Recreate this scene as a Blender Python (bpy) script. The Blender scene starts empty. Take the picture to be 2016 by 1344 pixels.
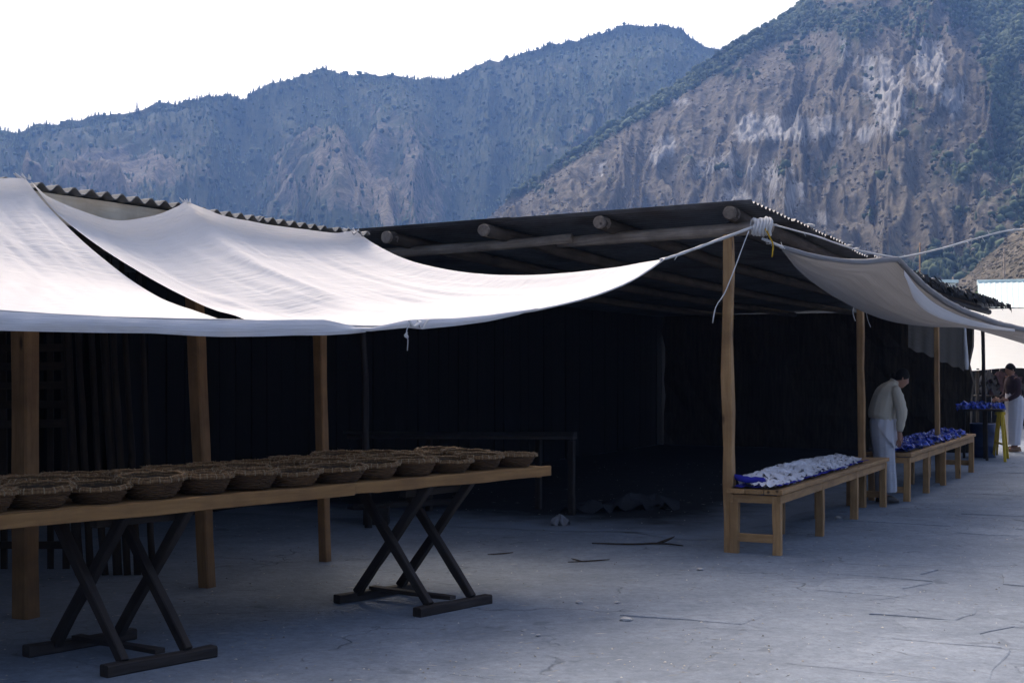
import bpy, bmesh, math, random
import numpy as np
from mathutils import Vector, Matrix, Quaternion

random.seed(7)
SC = bpy.context.scene
COL = SC.collection

# ------------------------------------------------------------------ camera
F_PX, CX, HY, EYE = 2800.0, 1008.0, 710.0, 1.7      # 50 mm lens on 36 mm film, eye height 1.7 m
cam_d = bpy.data.cameras.new('camera')
cam_d.sensor_width = 36.0
cam_d.lens = 50.0
cam_d.shift_y = (HY - 672.0) / 2016.0
cam_d.clip_start = 0.1
cam_d.clip_end = 9000.0
cam = bpy.data.objects.new('camera', cam_d)
COL.objects.link(cam)
cam.location = (0, 0, EYE)
cam.rotation_euler = (math.radians(90), 0, 0)
SC.camera = cam

# ------------------------------------------------------------------ sky and sun
SUN_AZ, SUN_EL = math.radians(-20), math.radians(50)   # azimuth from the view axis (left is negative)
world = bpy.data.worlds.new('World')
SC.world = world
world.use_nodes = True
wn = world.node_tree.nodes
wl = world.node_tree.links
bg = wn['Background']
sky = wn.new('ShaderNodeTexSky')
sky.sky_type = 'NISHITA'
sky.sun_disc = False
sky.sun_elevation = SUN_EL
sky.sun_rotation = SUN_AZ
sky.air_density = 0.8
sky.dust_density = 9.0
sky.ozone_density = 1.0
wl.new(sky.outputs['Color'], bg.inputs['Color'])
bg.inputs['Strength'].default_value = 0.14

sun_d = bpy.data.lights.new('sun', 'SUN')
sun_d.energy = 0.5
sun_d.angle = math.radians(35)
sun_d.color = (1.0, 0.92, 0.80)
sun = bpy.data.objects.new('sun', sun_d)
COL.objects.link(sun)
S = Vector((math.sin(SUN_AZ) * math.cos(SUN_EL), math.cos(SUN_AZ) * math.cos(SUN_EL), math.sin(SUN_EL)))
sun.rotation_euler = (-S).to_track_quat('-Z', 'Y').to_euler()

SC.view_settings.view_transform = 'Standard'
SC.view_settings.look = 'None'
SC.view_settings.gamma = 1.0
SC.view_settings.exposure = 1.05
SC.view_settings.use_curve_mapping = False
SC.cycles.use_denoising = True
SC.cycles.max_bounces = 6
SC.cycles.diffuse_bounces = 2
SC.cycles.volume_bounces = 1
SC.cycles.transparent_max_bounces = 6

# ------------------------------------------------------------------ coordinates
# the street runs at 26.3 degrees from the view axis: u along it, n across it (towards the open street)
SU, CU = 0.4431, 0.8965
U = Vector((SU, CU, 0)); N = Vector((CU, -SU, 0)); Z = Vector((0, 0, 1))
def W(u, n, z=0.0):
    return U * u + N * n + Z * z
def at(x, y, d):
    return Vector(((x - CX) / F_PX * d, d, EYE + (HY - y) / F_PX * d))
def gnd(x, y):
    d = F_PX * EYE / (y - HY)
    return Vector(((x - CX) / F_PX * d, d, 0.0))

# ------------------------------------------------------------------ numpy noise
def _h(ix, iy, seed):
    n = (ix.astype(np.int64) * 374761393 + iy.astype(np.int64) * 668265263 + seed * 1442695041) & 0xffffffff
    n = ((n ^ (n >> 13)) * 1274126177) & 0xffffffff
    n = (n ^ (n >> 16)) & 0xffffffff
    return n / 4294967295.0
def vnoise(x, y, seed=0):
    x = np.asarray(x, float); y = np.asarray(y, float)
    ix = np.floor(x); iy = np.floor(y)
    fx = x - ix; fy = y - iy
    fx = fx * fx * fx * (fx * (fx * 6 - 15) + 10); fy = fy * fy * fy * (fy * (fy * 6 - 15) + 10)
    a = _h(ix, iy, seed); b = _h(ix + 1, iy, seed); c = _h(ix, iy + 1, seed); d = _h(ix + 1, iy + 1, seed)
    return (a + (b - a) * fx) * (1 - fy) + (c + (d - c) * fx) * fy
def fbm(x, y, seed=0, oct=5, gain=0.5, ridged=False):
    t = 0; amp = 1; tot = 0
    for o in range(oct):
        v = vnoise(x, y, seed + o * 17)
        if ridged: v = 1 - np.abs(2 * v - 1)
        t = t + amp * v; tot += amp
        amp *= gain; x = x * 2.03; y = y * 2.03
    return t / tot

# ------------------------------------------------------------------ materials
MATS = {}
class NB:
    """small node helper"""
    def __init__(s, name, rough=0.8, spec=0.3):
        s.m = bpy.data.materials.new(name); s.m.use_nodes = True
        s.t = s.m.node_tree; s.n = s.t.nodes; s.l = s.t.links
        s.b = s.n['Principled BSDF']
        s.b.inputs['Roughness'].default_value = rough
        s.b.inputs['Specular IOR Level'].default_value = spec
        MATS[name] = s.m
    def new(s, k, **kw):
        n = s.n.new(k)
        for a, v in kw.items(): setattr(n, a, v)
        return n
    def coord(s, kind='Object', scale=(1, 1, 1), attr=None):
        if attr:
            c = s.new('ShaderNodeAttribute', attribute_name=attr).outputs['Vector']
        elif kind == 'Position':
            c = s.new('ShaderNodeNewGeometry').outputs['Position']
        else:
            c = s.new('ShaderNodeTexCoord').outputs[kind]
        mp = s.new('ShaderNodeMapping'); mp.inputs['Scale'].default_value = scale
        s.l.new(c, mp.inputs['Vector'])
        return mp.outputs['Vector']
    def noise(s, vec, scale=5, detail=4, rough=0.55, dist=0.0):
        n = s.new('ShaderNodeTexNoise')
        n.inputs['Scale'].default_value = scale; n.inputs['Detail'].default_value = detail
        n.inputs['Roughness'].default_value = rough; n.inputs['Distortion'].default_value = dist
        s.l.new(vec, n.inputs['Vector'])
        return n.outputs['Fac']
    def ramp(s, fac, stops):
        r = s.new('ShaderNodeValToRGB')
        e = r.color_ramp.elements
        while len(e) > len(stops): e.remove(e[-1])
        while len(e) < len(stops): e.new(0.5)
        for el, (p, c) in zip(e, stops):
            el.position = p
            el.color = (c, c, c, 1) if not isinstance(c, tuple) else (*c, 1)
        s.l.new(fac, r.inputs['Fac'])
        return r.outputs['Color']
    def mix(s, fac, a, b, mode='MIX'):
        m = s.new('ShaderNodeMix', data_type='RGBA', blend_type=mode)
        for sock, v in ((m.inputs[0], fac), (m.inputs[6], a), (m.inputs[7], b)):
            if isinstance(v, (int, float)): sock.default_value = v
            elif isinstance(v, tuple): sock.default_value = (*v, 1)
            else: s.l.new(v, sock)
        return m.outputs[2]
    def math(s, op, a, b=0.0):
        m = s.new('ShaderNodeMath', operation=op)
        for sock, v in zip(m.inputs, (a, b)):
            if isinstance(v, (int, float)): sock.default_value = v
            else: s.l.new(v, sock)
        return m.outputs[0]
    def bump(s, h, strength=0.4, dist=0.02, prev=None):
        b = s.new('ShaderNodeBump'); b.inputs['Strength'].default_value = strength; b.inputs['Distance'].default_value = dist
        s.l.new(h, b.inputs['Height'])
        if prev is not None: s.l.new(prev, b.inputs['Normal'])
        s.l.new(b.outputs['Normal'], s.b.inputs['Normal'])
        return b.outputs['Normal']
    def color(s, c):
        if isinstance(c, tuple): s.b.inputs['Base Color'].default_value = (*c, 1)
        else: s.l.new(c, s.b.inputs['Base Color'])
    def rnd(s):
        return s.new('ShaderNodeObjectInfo').outputs['Random']

def wood(name, c0, c1, dark, rough=0.75, grain=1.0):
    k = NB(name, rough)
    v = k.coord(attr='gc', scale=(1.2, 16, 16))
    g = k.noise(v, 2.2, 6, 0.6, 0.6)
    col = k.ramp(g, [(0.30, c0), (0.62, c1)])
    v2 = k.coord(attr='gc', scale=(1, 1, 1))
    blot = k.noise(v2, 3.0, 4, 0.6)
    col = k.mix(k.ramp(blot, [(0.42, 0.0), (0.72, 0.75)]), col, dark)
    kn = k.new('ShaderNodeTexVoronoi'); kn.inputs['Scale'].default_value = 1.6
    k.l.new(k.coord(attr='gc', scale=(1.3, 4, 4)), kn.inputs['Vector'])
    knot = k.ramp(kn.outputs['Distance'], [(0.05, 1.0), (0.13, 0.0)])
    col = k.mix(knot, col, tuple(x * 0.4 for x in dark))
    tint = k.math('ADD', k.math('MULTIPLY', k.rnd(), 0.35), 0.82)
    hs = k.new('ShaderNodeHueSaturation'); k.l.new(col, hs.inputs['Color']); k.l.new(tint, hs.inputs['Value'])
    k.color(hs.outputs['Color'])
    k.bump(g, 0.35 * grain, 0.012)
    return k.m
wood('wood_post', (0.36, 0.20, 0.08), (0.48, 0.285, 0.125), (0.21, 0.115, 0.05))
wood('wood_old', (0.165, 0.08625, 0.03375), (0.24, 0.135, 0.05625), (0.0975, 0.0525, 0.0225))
wood('wood_bench', (0.31, 0.17, 0.068), (0.42, 0.245, 0.105), (0.19, 0.105, 0.045))
wood('wood_plank', (0.2295, 0.1148, 0.03825), (0.3145, 0.17, 0.0595), (0.17, 0.085, 0.0323))
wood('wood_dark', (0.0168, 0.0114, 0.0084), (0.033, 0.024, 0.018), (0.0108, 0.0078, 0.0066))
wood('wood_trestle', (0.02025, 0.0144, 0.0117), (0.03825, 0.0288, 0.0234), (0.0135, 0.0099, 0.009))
wood('wood_log', (0.1798, 0.1438, 0.1124), (0.3416, 0.2877, 0.2337), (0.09889, 0.07641, 0.06293), 0.9, 2.0)
wood('log_dark', (0.045, 0.034, 0.026), (0.09, 0.07, 0.055), (0.025, 0.019, 0.015), 0.9, 2.0)  # purlin bodies, shade under the roof put into the colour
wood('wood_shade', (0.0042, 0.0035, 0.00315), (0.0077, 0.0063, 0.00525), (0.0028, 0.00245, 0.0021), 0.9)  # near-black boards, interior shade painted into the colour
wood('wood_pole', (0.021, 0.014, 0.0084), (0.0385, 0.0259, 0.0154), (0.0098, 0.007, 0.0049), 0.85)
wood('log_lit', (0.12, 0.095, 0.075), (0.22, 0.18, 0.145), (0.07, 0.055, 0.045), 0.9)  # paler colour for the log ends, painting the light they catch
wood('wood_fascia', (0.56, 0.47, 0.34), (0.68, 0.60, 0.46), (0.40, 0.32, 0.22), 0.85)
wood('wood_yellow', (0.55, 0.36, 0.02), (0.62, 0.43, 0.03), (0.38, 0.25, 0.03), 0.6)

def cloth(name, c, c2, trans=0.35, weave=1.0, streak=0.5):
    k = NB(name, 0.95, 0.1)
    v = k.coord(attr='gc', scale=(1, 1, 1))
    f = k.noise(k.coord(attr='gc', scale=(0.55, 9, 1)), 3.0, 5, 0.6, 0.25)
    stain = k.noise(v, 1.1, 5, 0.6)
    col = k.mix(k.ramp(f, [(0.40, 0.0), (0.75, streak)]), c, c2)
    col = k.mix(k.ramp(stain, [(0.50, 0.0), (0.80, 0.45)]), col, c2)
    k.color(col)
    fine = k.noise(k.coord(attr='gc', scale=(90, 90, 1)), 1.0, 2, 0.5)
    n1 = k.bump(f, 0.45, 0.025)
    k.bump(fine, 0.15 * weave, 0.004, n1)
    tr = k.new('ShaderNodeBsdfTranslucent'); k.l.new(col, tr.inputs['Color'])
    mx = k.new('ShaderNodeMixShader'); mx.inputs['Fac'].default_value = trans
    k.l.new(k.b.outputs[0], mx.inputs[1]); k.l.new(tr.outputs[0], mx.inputs[2])
    k.l.new(mx.outputs[0], k.n['Material Output'].inputs['Surface'])
    return k.m
cloth('cloth_white', (0.765, 0.735, 0.705), (0.655, 0.63, 0.605), 0.15)
cloth('cloth_hem', (0.62, 0.62, 0.64), (0.50, 0.50, 0.53), 0.03)
cloth('cloth_shaded', (0.27, 0.265, 0.27), (0.20, 0.197, 0.20), 0.14)  # grey carries the shade of the sunshade's underside
cloth('cloth_lining', (0.60, 0.58, 0.57), (0.5, 0.48, 0.47), 0.15)
cloth('cloth_far', (0.90, 0.88, 0.80), (0.82, 0.80, 0.72), 0.45)
cloth('cloth_cream', (0.50, 0.45, 0.36), (0.38, 0.34, 0.27), 0.02)
cloth('cloth_skirt', (0.50, 0.50, 0.53), (0.34, 0.35, 0.42), 0.05)
cloth('cloth_apron', (0.58, 0.57, 0.60), (0.45, 0.45, 0.50), 0.08)
cloth('cloth_ware', (0.78, 0.76, 0.79), (0.55, 0.53, 0.56), 0.05)
cloth('cloth_blue', (0.035, 0.035, 0.30), (0.02, 0.02, 0.16), 0.05)
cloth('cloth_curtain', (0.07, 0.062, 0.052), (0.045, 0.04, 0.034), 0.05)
cloth('cloth_sack', (0.045, 0.045, 0.05), (0.022, 0.022, 0.026), 0.0)
cloth('cloth_dark', (0.05, 0.03, 0.035), (0.03, 0.02, 0.02), 0.0)
cloth('rope_white', (0.62, 0.61, 0.60), (0.45, 0.44, 0.43), 0.1)
cloth('rope_yellow', (0.55, 0.33, 0.03), (0.45, 0.25, 0.02), 0.1)

k = NB('blue_plastic', 0.28, 0.6)
k.color(k.ramp(k.noise(k.coord('Object'), 14, 3), [(0.40, (0.004, 0.012, 0.09)), (0.62, (0.016, 0.06, 0.50))]))
k.bump(k.noise(k.coord('Object'), 40, 3), 0.5, 0.01)
k = NB('blue_paint', 0.45, 0.5)
k.color(k.ramp(k.noise(k.coord('Object'), 6, 5), [(0.35, (0.006, 0.014, 0.045)), (0.6, (0.010, 0.03, 0.10))]))
k = NB('blue_tarp', 0.5, 0.4)
k.color(k.ramp(k.noise(k.coord('Object'), 9, 4), [(0.3, (0.012, 0.016, 0.09)), (0.7, (0.02, 0.04, 0.20))]))

k = NB('straw', 0.85)
v = k.coord(attr='gc', scale=(6, 30, 30))
g = k.noise(v, 3, 4)
col = k.ramp(g, [(0.3, (0.055, 0.028, 0.012)), (0.7, (0.155, 0.086, 0.038))])
hs = k.new('ShaderNodeHueSaturation'); k.l.new(col, hs.inputs['Color'])
k.l.new(k.math('ADD', k.math('MULTIPLY', k.rnd(), 0.5), 0.7), hs.inputs['Value'])
k.color(hs.outputs['Color']); k.bump(g, 0.4, 0.004)
k = NB('straw_rim', 0.8)
g = k.noise(k.coord(attr='gc', scale=(30, 6, 6)), 3, 4)
k.color(k.ramp(g, [(0.3, (0.075, 0.040, 0.017)), (0.7, (0.25, 0.15, 0.07))])); k.bump(g, 0.4, 0.004)
k = NB('straw_pale', 0.8)
k.color(k.ramp(k.noise(k.coord(attr='gc', scale=(8, 8, 8)), 3, 3), [(0.3, (0.16, 0.11, 0.06)), (0.7, (0.34, 0.26, 0.16))]))
k = NB('straw_inside', 0.9); k.color((0.045, 0.03, 0.018))

def metal_roof(name, c0, c1, rust, rough):
    k = NB(name, rough, 0.3)
    p = k.coord('Position')
    a = k.noise(p, 1.3, 6, 0.65); b = k.noise(p, 9, 4)
    col = k.ramp(b, [(0.3, c0), (0.7, c1)])
    col = k.mix(k.ramp(a, [(0.45, 0.0), (0.68, 0.8)]), col, rust)
    k.color(col); k.bump(b, 0.2, 0.01)
    return k.m
metal_roof('roof_metal', (0.09, 0.095, 0.105), (0.14, 0.145, 0.16), (0.05, 0.038, 0.03), 0.45)
metal_roof('roof_fibre', (0.10, 0.105, 0.11), (0.18, 0.185, 0.19), (0.06, 0.06, 0.06), 0.85)
metal_roof('roof_green', (0.62, 0.74, 0.70), (0.70, 0.80, 0.76), (0.55, 0.64, 0.60), 0.6)
k = NB('plaster_pale', 0.9); k.color(k.ramp(k.noise(k.coord('Position'), 0.8, 5), [(0.3, (0.60, 0.59, 0.55)), (0.7, (0.74, 0.73, 0.68))]))
k = NB('tar_fringe', 0.7); k.color(k.ramp(k.noise(k.coord('Position'), 7, 3), [(0.3, (0.012, 0.012, 0.013)), (0.7, (0.04, 0.04, 0.04))]))
k = NB('thatch', 0.95); k.color(k.ramp(k.noise(k.coord('Position', (20, 20, 2)), 1, 4), [(0.3, (0.02, 0.014, 0.008)), (0.7, (0.06, 0.042, 0.024))]))
k.bump(k.noise(k.coord('Position', (30, 30, 2)), 1, 3), 0.6, 0.03)
k = NB('stone_small', 0.9); k.color(k.ramp(k.noise(k.coord('Object'), 12, 4), [(0.3, (0.28, 0.27, 0.26)), (0.7, (0.48, 0.47, 0.45))])); k.bump(k.noise(k.coord('Object'), 20, 4), 0.5, 0.01)
k = NB('paper', 0.9); k.color((0.20, 0.20, 0.215))
k = NB('skin', 0.55, 0.4); k.color((0.30, 0.15, 0.095))
k = NB('hair', 0.75, 0.15); k.color((0.008, 0.006, 0.005))
k = NB('shoe', 0.5, 0.4); k.color((0.03, 0.022, 0.018))
k = NB('leather', 0.55, 0.4); k.color((0.22, 0.12, 0.06))
k = NB('metal_dark', 0.5, 0.5); k.color((0.05, 0.05, 0.055))

# ground: trodden pale dirt and worn paving
def ground_mat(name, base0, base1, crack_amt):
    k = NB(name, 0.92, 0.15)
    p = k.coord('Position')
    big = k.noise(p, 0.35, 5, 0.6); mid = k.noise(p, 2.2, 6, 0.65); fine = k.noise(p, 45, 4, 0.7)
    col = k.ramp(mid, [(0.28, base0), (0.70, base1)])
    col = k.mix(k.ramp(big, [(0.38, 0.0), (0.68, 0.6)]), col, tuple(x * 0.72 for x in base0))
    col = k.mix(k.ramp(fine, [(0.30, 0.30), (0.55, 0.0)]), col, tuple(x * 0.62 for x in base0))
    # hairline cracks, broken up by a patchy mask
    warp = k.new('ShaderNodeTexNoise'); warp.inputs['Scale'].default_value = 2.6; warp.inputs['Detail'].default_value = 5
    k.l.new(p, warp.inputs['Vector'])
    add = k.new('ShaderNodeVectorMath', operation='MULTIPLY_ADD')
    k.l.new(warp.outputs['Color'], add.inputs[0]); add.inputs[1].default_value = (0.55, 0.55, 0); k.l.new(k.coord('Position', (0.75, 1.0, 1)), add.inputs[2])
    vo = k.new('ShaderNodeTexVoronoi', feature='DISTANCE_TO_EDGE'); vo.inputs['Scale'].default_value = 0.85
    k.l.new(add.outputs[0], vo.inputs['Vector'])
    crack = k.ramp(vo.outputs['Distance'], [(0.0, 1.0), (0.011, 0.0)])
    mask = k.ramp(k.noise(p, 0.8, 4, 0.7), [(0.48, 0.0), (0.60, 1.0)])
    cm = k.math('MULTIPLY', crack, mask); cm = k.math('MULTIPLY', cm, crack_amt)
    col = k.mix(cm, col, tuple(x * 0.30 for x in base0))
    # darker worn patches with crisp edges (old mortar gone)
    patch = k.ramp(k.noise(p, 1.7, 3, 0.5, 0.8), [(0.67, 0.0), (0.70, 0.5)])
    col = k.mix(patch, col, tuple(x * 0.5 for x in base0))
    grit = k.noise(p, 14, 5, 0.75)
    col = k.mix(k.ramp(grit, [(0.36, 0.45), (0.52, 0.0)]), col, tuple(x * 0.66 for x in base0))
    col = k.mix(k.ramp(grit, [(0.56, 0.0), (0.72, 0.35)]), col, tuple(min(1, x * 1.35) for x in base1))
    if name == 'floor_shade':  # blend from ground colour inward to painted shade
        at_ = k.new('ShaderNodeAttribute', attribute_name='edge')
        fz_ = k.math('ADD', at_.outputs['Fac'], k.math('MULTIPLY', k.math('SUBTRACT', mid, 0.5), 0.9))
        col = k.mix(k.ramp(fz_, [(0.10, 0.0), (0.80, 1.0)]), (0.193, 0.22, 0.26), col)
    k.color(col)
    n1 = k.bump(mid, 0.5, 0.05)
    n2 = k.bump(fine, 0.55, 0.008, n1)
    inv = k.math('SUBTRACT', 1.0, cm)
    k.bump(inv, 0.8, 0.02, n2)
    return k.m
ground_mat('ground_dirt', (0.158, 0.184, 0.222), (0.245, 0.276, 0.318), 0.6)
ground_mat('paving_stone', (0.165, 0.192, 0.23), (0.26, 0.292, 0.335), 0.45)

ground_mat('floor_shade', (0.016, 0.016, 0.018), (0.03, 0.03, 0.033), 0.3)
def hill_mat(name):
    k = NB(name, 0.95, 0.1)
    p = k.coord('Position')
    a = k.new('ShaderNodeAttribute', attribute_name='cover')       # r rock, g forest
    sep = k.new('ShaderNodeSeparateColor'); k.l.new(a.outputs['Color'], sep.inputs[0])
    n1 = k.noise(p, 0.035, 7, 0.65); n2 = k.noise(p, 0.16, 8, 0.78)
    colg = k.ramp(n2, [(0.36, (0.045, 0.042, 0.033)), (0.50, (0.120, 0.105, 0.080)), (0.66, (0.22, 0.19, 0.145))])
    colf = k.ramp(n2, [(0.3, (0.022, 0.034, 0.020)), (0.7, (0.075, 0.085, 0.05))])
    colr = k.ramp(k.noise(k.coord('Position', (1, 1, 0.5)), 0.22, 8, 0.75), [(0.32, (0.11, 0.105, 0.10)), (0.46, (0.26, 0.255, 0.25)), (0.66, (0.43, 0.42, 0.40))])
    c = k.mix(k.ramp(k.math('ADD', sep.outputs['Green'], k.math('MULTIPLY', k.math('SUBTRACT', n1, 0.5), 1.2)), [(0.40, 0.0), (0.62, 1.0)]), colg, colf)
    c = k.mix(k.ramp(k.math('ADD', sep.outputs['Red'], k.math('MULTIPLY', k.math('SUBTRACT', n2, 0.5), 0.9)), [(0.34, 0.0), (0.52, 1.0)]), c, colr)
    k.color(c)
    b1 = k.bump(n2, 0.8, 2.2)
    return k.m
hill_mat('hill')
def leaf_mat(name, c0, c1):
    k = NB(name, 0.9, 0.1)
    a = k.new('ShaderNodeAttribute', attribute_name='tint')
    k.color(k.ramp(a.outputs['Fac'], [(0.0, c0), (1.0, c1)]))
    return k.m
leaf_mat('forest', (0.012, 0.026, 0.016), (0.13, 0.16, 0.085))
leaf_mat('scrub', (0.07, 0.065, 0.048), (0.24, 0.20, 0.15))
leaf_mat('leaves', (0.03, 0.055, 0.022), (0.10, 0.16, 0.055))
k = NB('bark', 0.9); k.color((0.07, 0.055, 0.045))

# ------------------------------------------------------------------ mesh helpers
ORG = {}
def empty(name, loc=(0, 0, 0), rz=0.0, label=None, cat=None, group=None):
    o = bpy.data.objects.new(name, None)
    COL.objects.link(o)
    o.location = loc
    o.rotation_euler = (0, 0, rz)
    o.empty_display_size = 0.1
    ORG[o.name] = Vector(loc)
    if label: tag(o, label, cat, group)
    return o
def tag(o, label, cat=None, group=None, kind=None):
    if label: o['label'] = label
    if cat: o['category'] = cat
    if group: o['group'] = group
    if kind: o['kind'] = kind
    return o

class MB:
    def __init__(s): s.v = []; s.f = []; s.g = []
    def add(s, vs, fs, gs=None):
        o = len(s.v)
        s.v += [Vector(a) for a in vs]
        s.f += [tuple(i + o for i in f) for f in fs]
        s.g += list(gs) if gs is not None else [tuple(a) for a in vs]
        return s
    def box(s, c, hx, hy, hz):
        c = Vector(c); vs = []; gs = []
        for a in (-1, 1):
            for b in (-1, 1):
                for d in (-1, 1):
                    vs.append(c + hx * a + hy * b + hz * d); gs.append((hx.length * a, hy.length * b, hz.length * d))
        return s.add(vs, [(0, 1, 3, 2), (4, 6, 7, 5), (0, 4, 5, 1), (2, 3, 7, 6), (0, 2, 6, 4), (1, 5, 7, 3)], gs)
    def timber(s, p0, p1, w, h, side=None, seg=5, jit=0.004, ch=0.12, bow=0.0):
        """sawn beam with worn corners, never perfectly straight"""
        p0 = Vector(p0); p1 = Vector(p1); a = (p1 - p0); L = a.length; a.normalize()
        side = Vector(side) if side is not None else (N if abs(a.dot(N)) < 0.9 else U)
        side = (side - a * a.dot(side)).normalized(); up = a.cross(side)
        c = ch * min(w, h)
        sec = [(-w/2+c, -h/2), (w/2-c, -h/2), (w/2, -h/2+c), (w/2, h/2-c), (w/2-c, h/2), (-w/2+c, h/2), (-w/2, h/2-c), (-w/2, -h/2+c)]
        vs = []; gs = []; fs = []; off = random.random() * 40
        for i in range(seg + 1):
            t = i / seg
            k = 1 + random.uniform(-1, 1) * jit / max(w, h) * 2
            cc = p0 + a * (L * t) + side * (random.uniform(-jit, jit) + bow * math.sin(math.pi * t)) + up * random.uniform(-jit, jit)
            for x, y in sec:
                vs.append(cc + side * (x * k) + up * (y * k)); gs.append((L * t + off, x + off, y))
        for i in range(seg):
            for j in range(8):
                b = i * 8; j2 = (j + 1) % 8
                fs.append((b + j, b + j2, b + 8 + j2, b + 8 + j))
        fs.append(tuple(range(7, -1, -1))); fs.append(tuple(seg * 8 + j for j in range(8)))
        return s.add(vs, fs, gs)
    def tube(s, pts, r, sides=6, cap=True, wob=0.0):
        pts = [Vector(p) for p in pts]; n = len(pts)
        rs = r if isinstance(r, (list, tuple)) else [r] * n
        vs = []; gs = []; fs = []; L = random.random() * 40
        t0 = (pts[1] - pts[0]).normalized()
        ref = Vector((0, 0, 1)) if abs(t0.z) < 0.9 else Vector((1, 0, 0))
        sd = t0.cross(ref).normalized()
        for i, p in enumerate(pts):
            t = (pts[min(i + 1, n - 1)] - pts[max(i - 1, 0)])
            if t.length < 1e-9: t = t0
            t = t.normalized()
            sd = (sd - t * t.dot(sd)).normalized(); up = t.cross(sd)
            if i: L += (p - pts[i - 1]).length
            for j in range(sides):
                a = 2 * math.pi * j / sides
                rr = rs[i] * (1 + random.uniform(-wob, wob))
                vs.append(p + sd * (math.cos(a) * rr) + up * (math.sin(a) * rr)); gs.append((L, math.cos(a) * rs[i], math.sin(a) * rs[i]))
        for i in range(n - 1):
            for j in range(sides):
                j2 = (j + 1) % sides
                fs.append((i * sides + j, i * sides + j2, (i + 1) * sides + j2, (i + 1) * sides + j))
        if cap:
            fs.append(tuple(range(sides - 1, -1, -1))); fs.append(tuple((n - 1) * sides + j for j in range(sides)))
        return s.add(vs, fs, gs)
    def grid(s, P, g=None, wrap=False):
        n = len(P); m = len(P[0]); vs = [p for row in P for p in row]
        gs = [q for row in g for q in row] if g else [(i * 0.05, j * 0.05, 0) for i in range(n) for j in range(m)]
        fs = []
        for i in range(n - 1):
            for j in range(m if wrap else m - 1):
                j2 = (j + 1) % m
                fs.append((i * m + j, i * m + j2, (i + 1) * m + j2, (i + 1) * m + j))
        return s.add(vs, fs, gs)
    def mesh(s, name, mat, off=Vector((0, 0, 0)), smooth=False):
        me = bpy.data.meshes.new(name)
        me.from_pydata([tuple(v - off) for v in s.v], [], s.f)
        at_ = me.attributes.new('gc', 'FLOAT_VECTOR', 'POINT')
        at_.data.foreach_set('vector', np.array(s.g, dtype=np.float32).ravel())
        if smooth: me.polygons.foreach_set('use_smooth', [True] * len(me.polygons))
        me.materials.append(MATS[mat])
        me.update()
        return me
    def build(s, name, mat, parent=None, smooth=False):
        off = ORG[parent.name] if parent is not None else Vector((0, 0, 0))
        o = bpy.data.objects.new(name, s.mesh(name, mat, off, smooth))
        COL.objects.link(o)
        if parent is not None:
            o.parent = parent; ORG[o.name] = off
        return o
    def thing(s, name, mat, label, cat, group=None, smooth=False, base=None):
        """single-mesh thing with its origin at its base"""
        if base is None:
            c = sum(s.v, Vector()) / len(s.v); base = Vector((c.x, c.y, min(v.z for v in s.v)))
        o = bpy.data.objects.new(name, s.mesh(name, mat, base, smooth))
        o.location = base; COL.objects.link(o); ORG[o.name] = Vector(base)
        return tag(o, label, cat, group)

def np_mesh(name, V, Fq, mat, smooth=False, attrs=None):
    me = bpy.data.meshes.new(name)
    V = np.asarray(V, np.float32); Fq = np.asarray(Fq, np.int32); k = Fq.shape[1]
    me.vertices.add(len(V)); me.vertices.foreach_set('co', V.ravel())
    me.loops.add(Fq.size); me.loops.foreach_set('vertex_index', Fq.ravel())
    me.polygons.add(len(Fq)); me.polygons.foreach_set('loop_start', np.arange(len(Fq), dtype=np.int32) * k)
    me.polygons.foreach_set('loop_total', np.full(len(Fq), k, np.int32))
    if smooth: me.polygons.foreach_set('use_smooth', np.ones(len(Fq), bool))
    for an, (typ, arr) in (attrs or {}).items():
        a = me.attributes.new(an, typ, 'POINT')
        a.data.foreach_set('color' if typ == 'FLOAT_COLOR' else ('value' if typ == 'FLOAT' else 'vector'), np.asarray(arr, np.float32).ravel())
    me.update(calc_edges=True); me.validate()
    me.materials.append(MATS[mat])
    o = bpy.data.objects.new(name, me); COL.objects.link(o)
    return o

def spline(pts, n):
    """Catmull-Rom through pts, n samples evenly by chord length"""
    pts = [Vector(p) for p in pts]
    P = [pts[0] * 2 - pts[1]] + pts + [pts[-1] * 2 - pts[-2]]
    out = []
    for i in range(1, len(P) - 2):
        for q in range(24):
            t = q / 24; a, b, c, d = P[i - 1], P[i], P[i + 1], P[i + 2]
            out.append(0.5 * ((2 * b) + (c - a) * t + (2 * a - 5 * b + 4 * c - d) * t * t + (3 * b - a - 3 * c + d) * t ** 3))
    out.append(pts[-1])
    L = [0]
    for i in range(1, len(out)): L.append(L[-1] + (out[i] - out[i - 1]).length)
    res = []; j = 0
    for i in range(n):
        s_ = L[-1] * i / (n - 1)
        while j < len(L) - 2 and L[j + 1] < s_: j += 1
        t = (s_ - L[j]) / max(L[j + 1] - L[j], 1e-9)
        res.append(out[j].lerp(out[j + 1], min(max(t, 0), 1)))
    return res
def copy_tree(o, parent=None):
    c = o.copy(); COL.objects.link(c); c.parent = parent
    for ch in list(o.children): copy_tree(ch, c)
    return c

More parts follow.
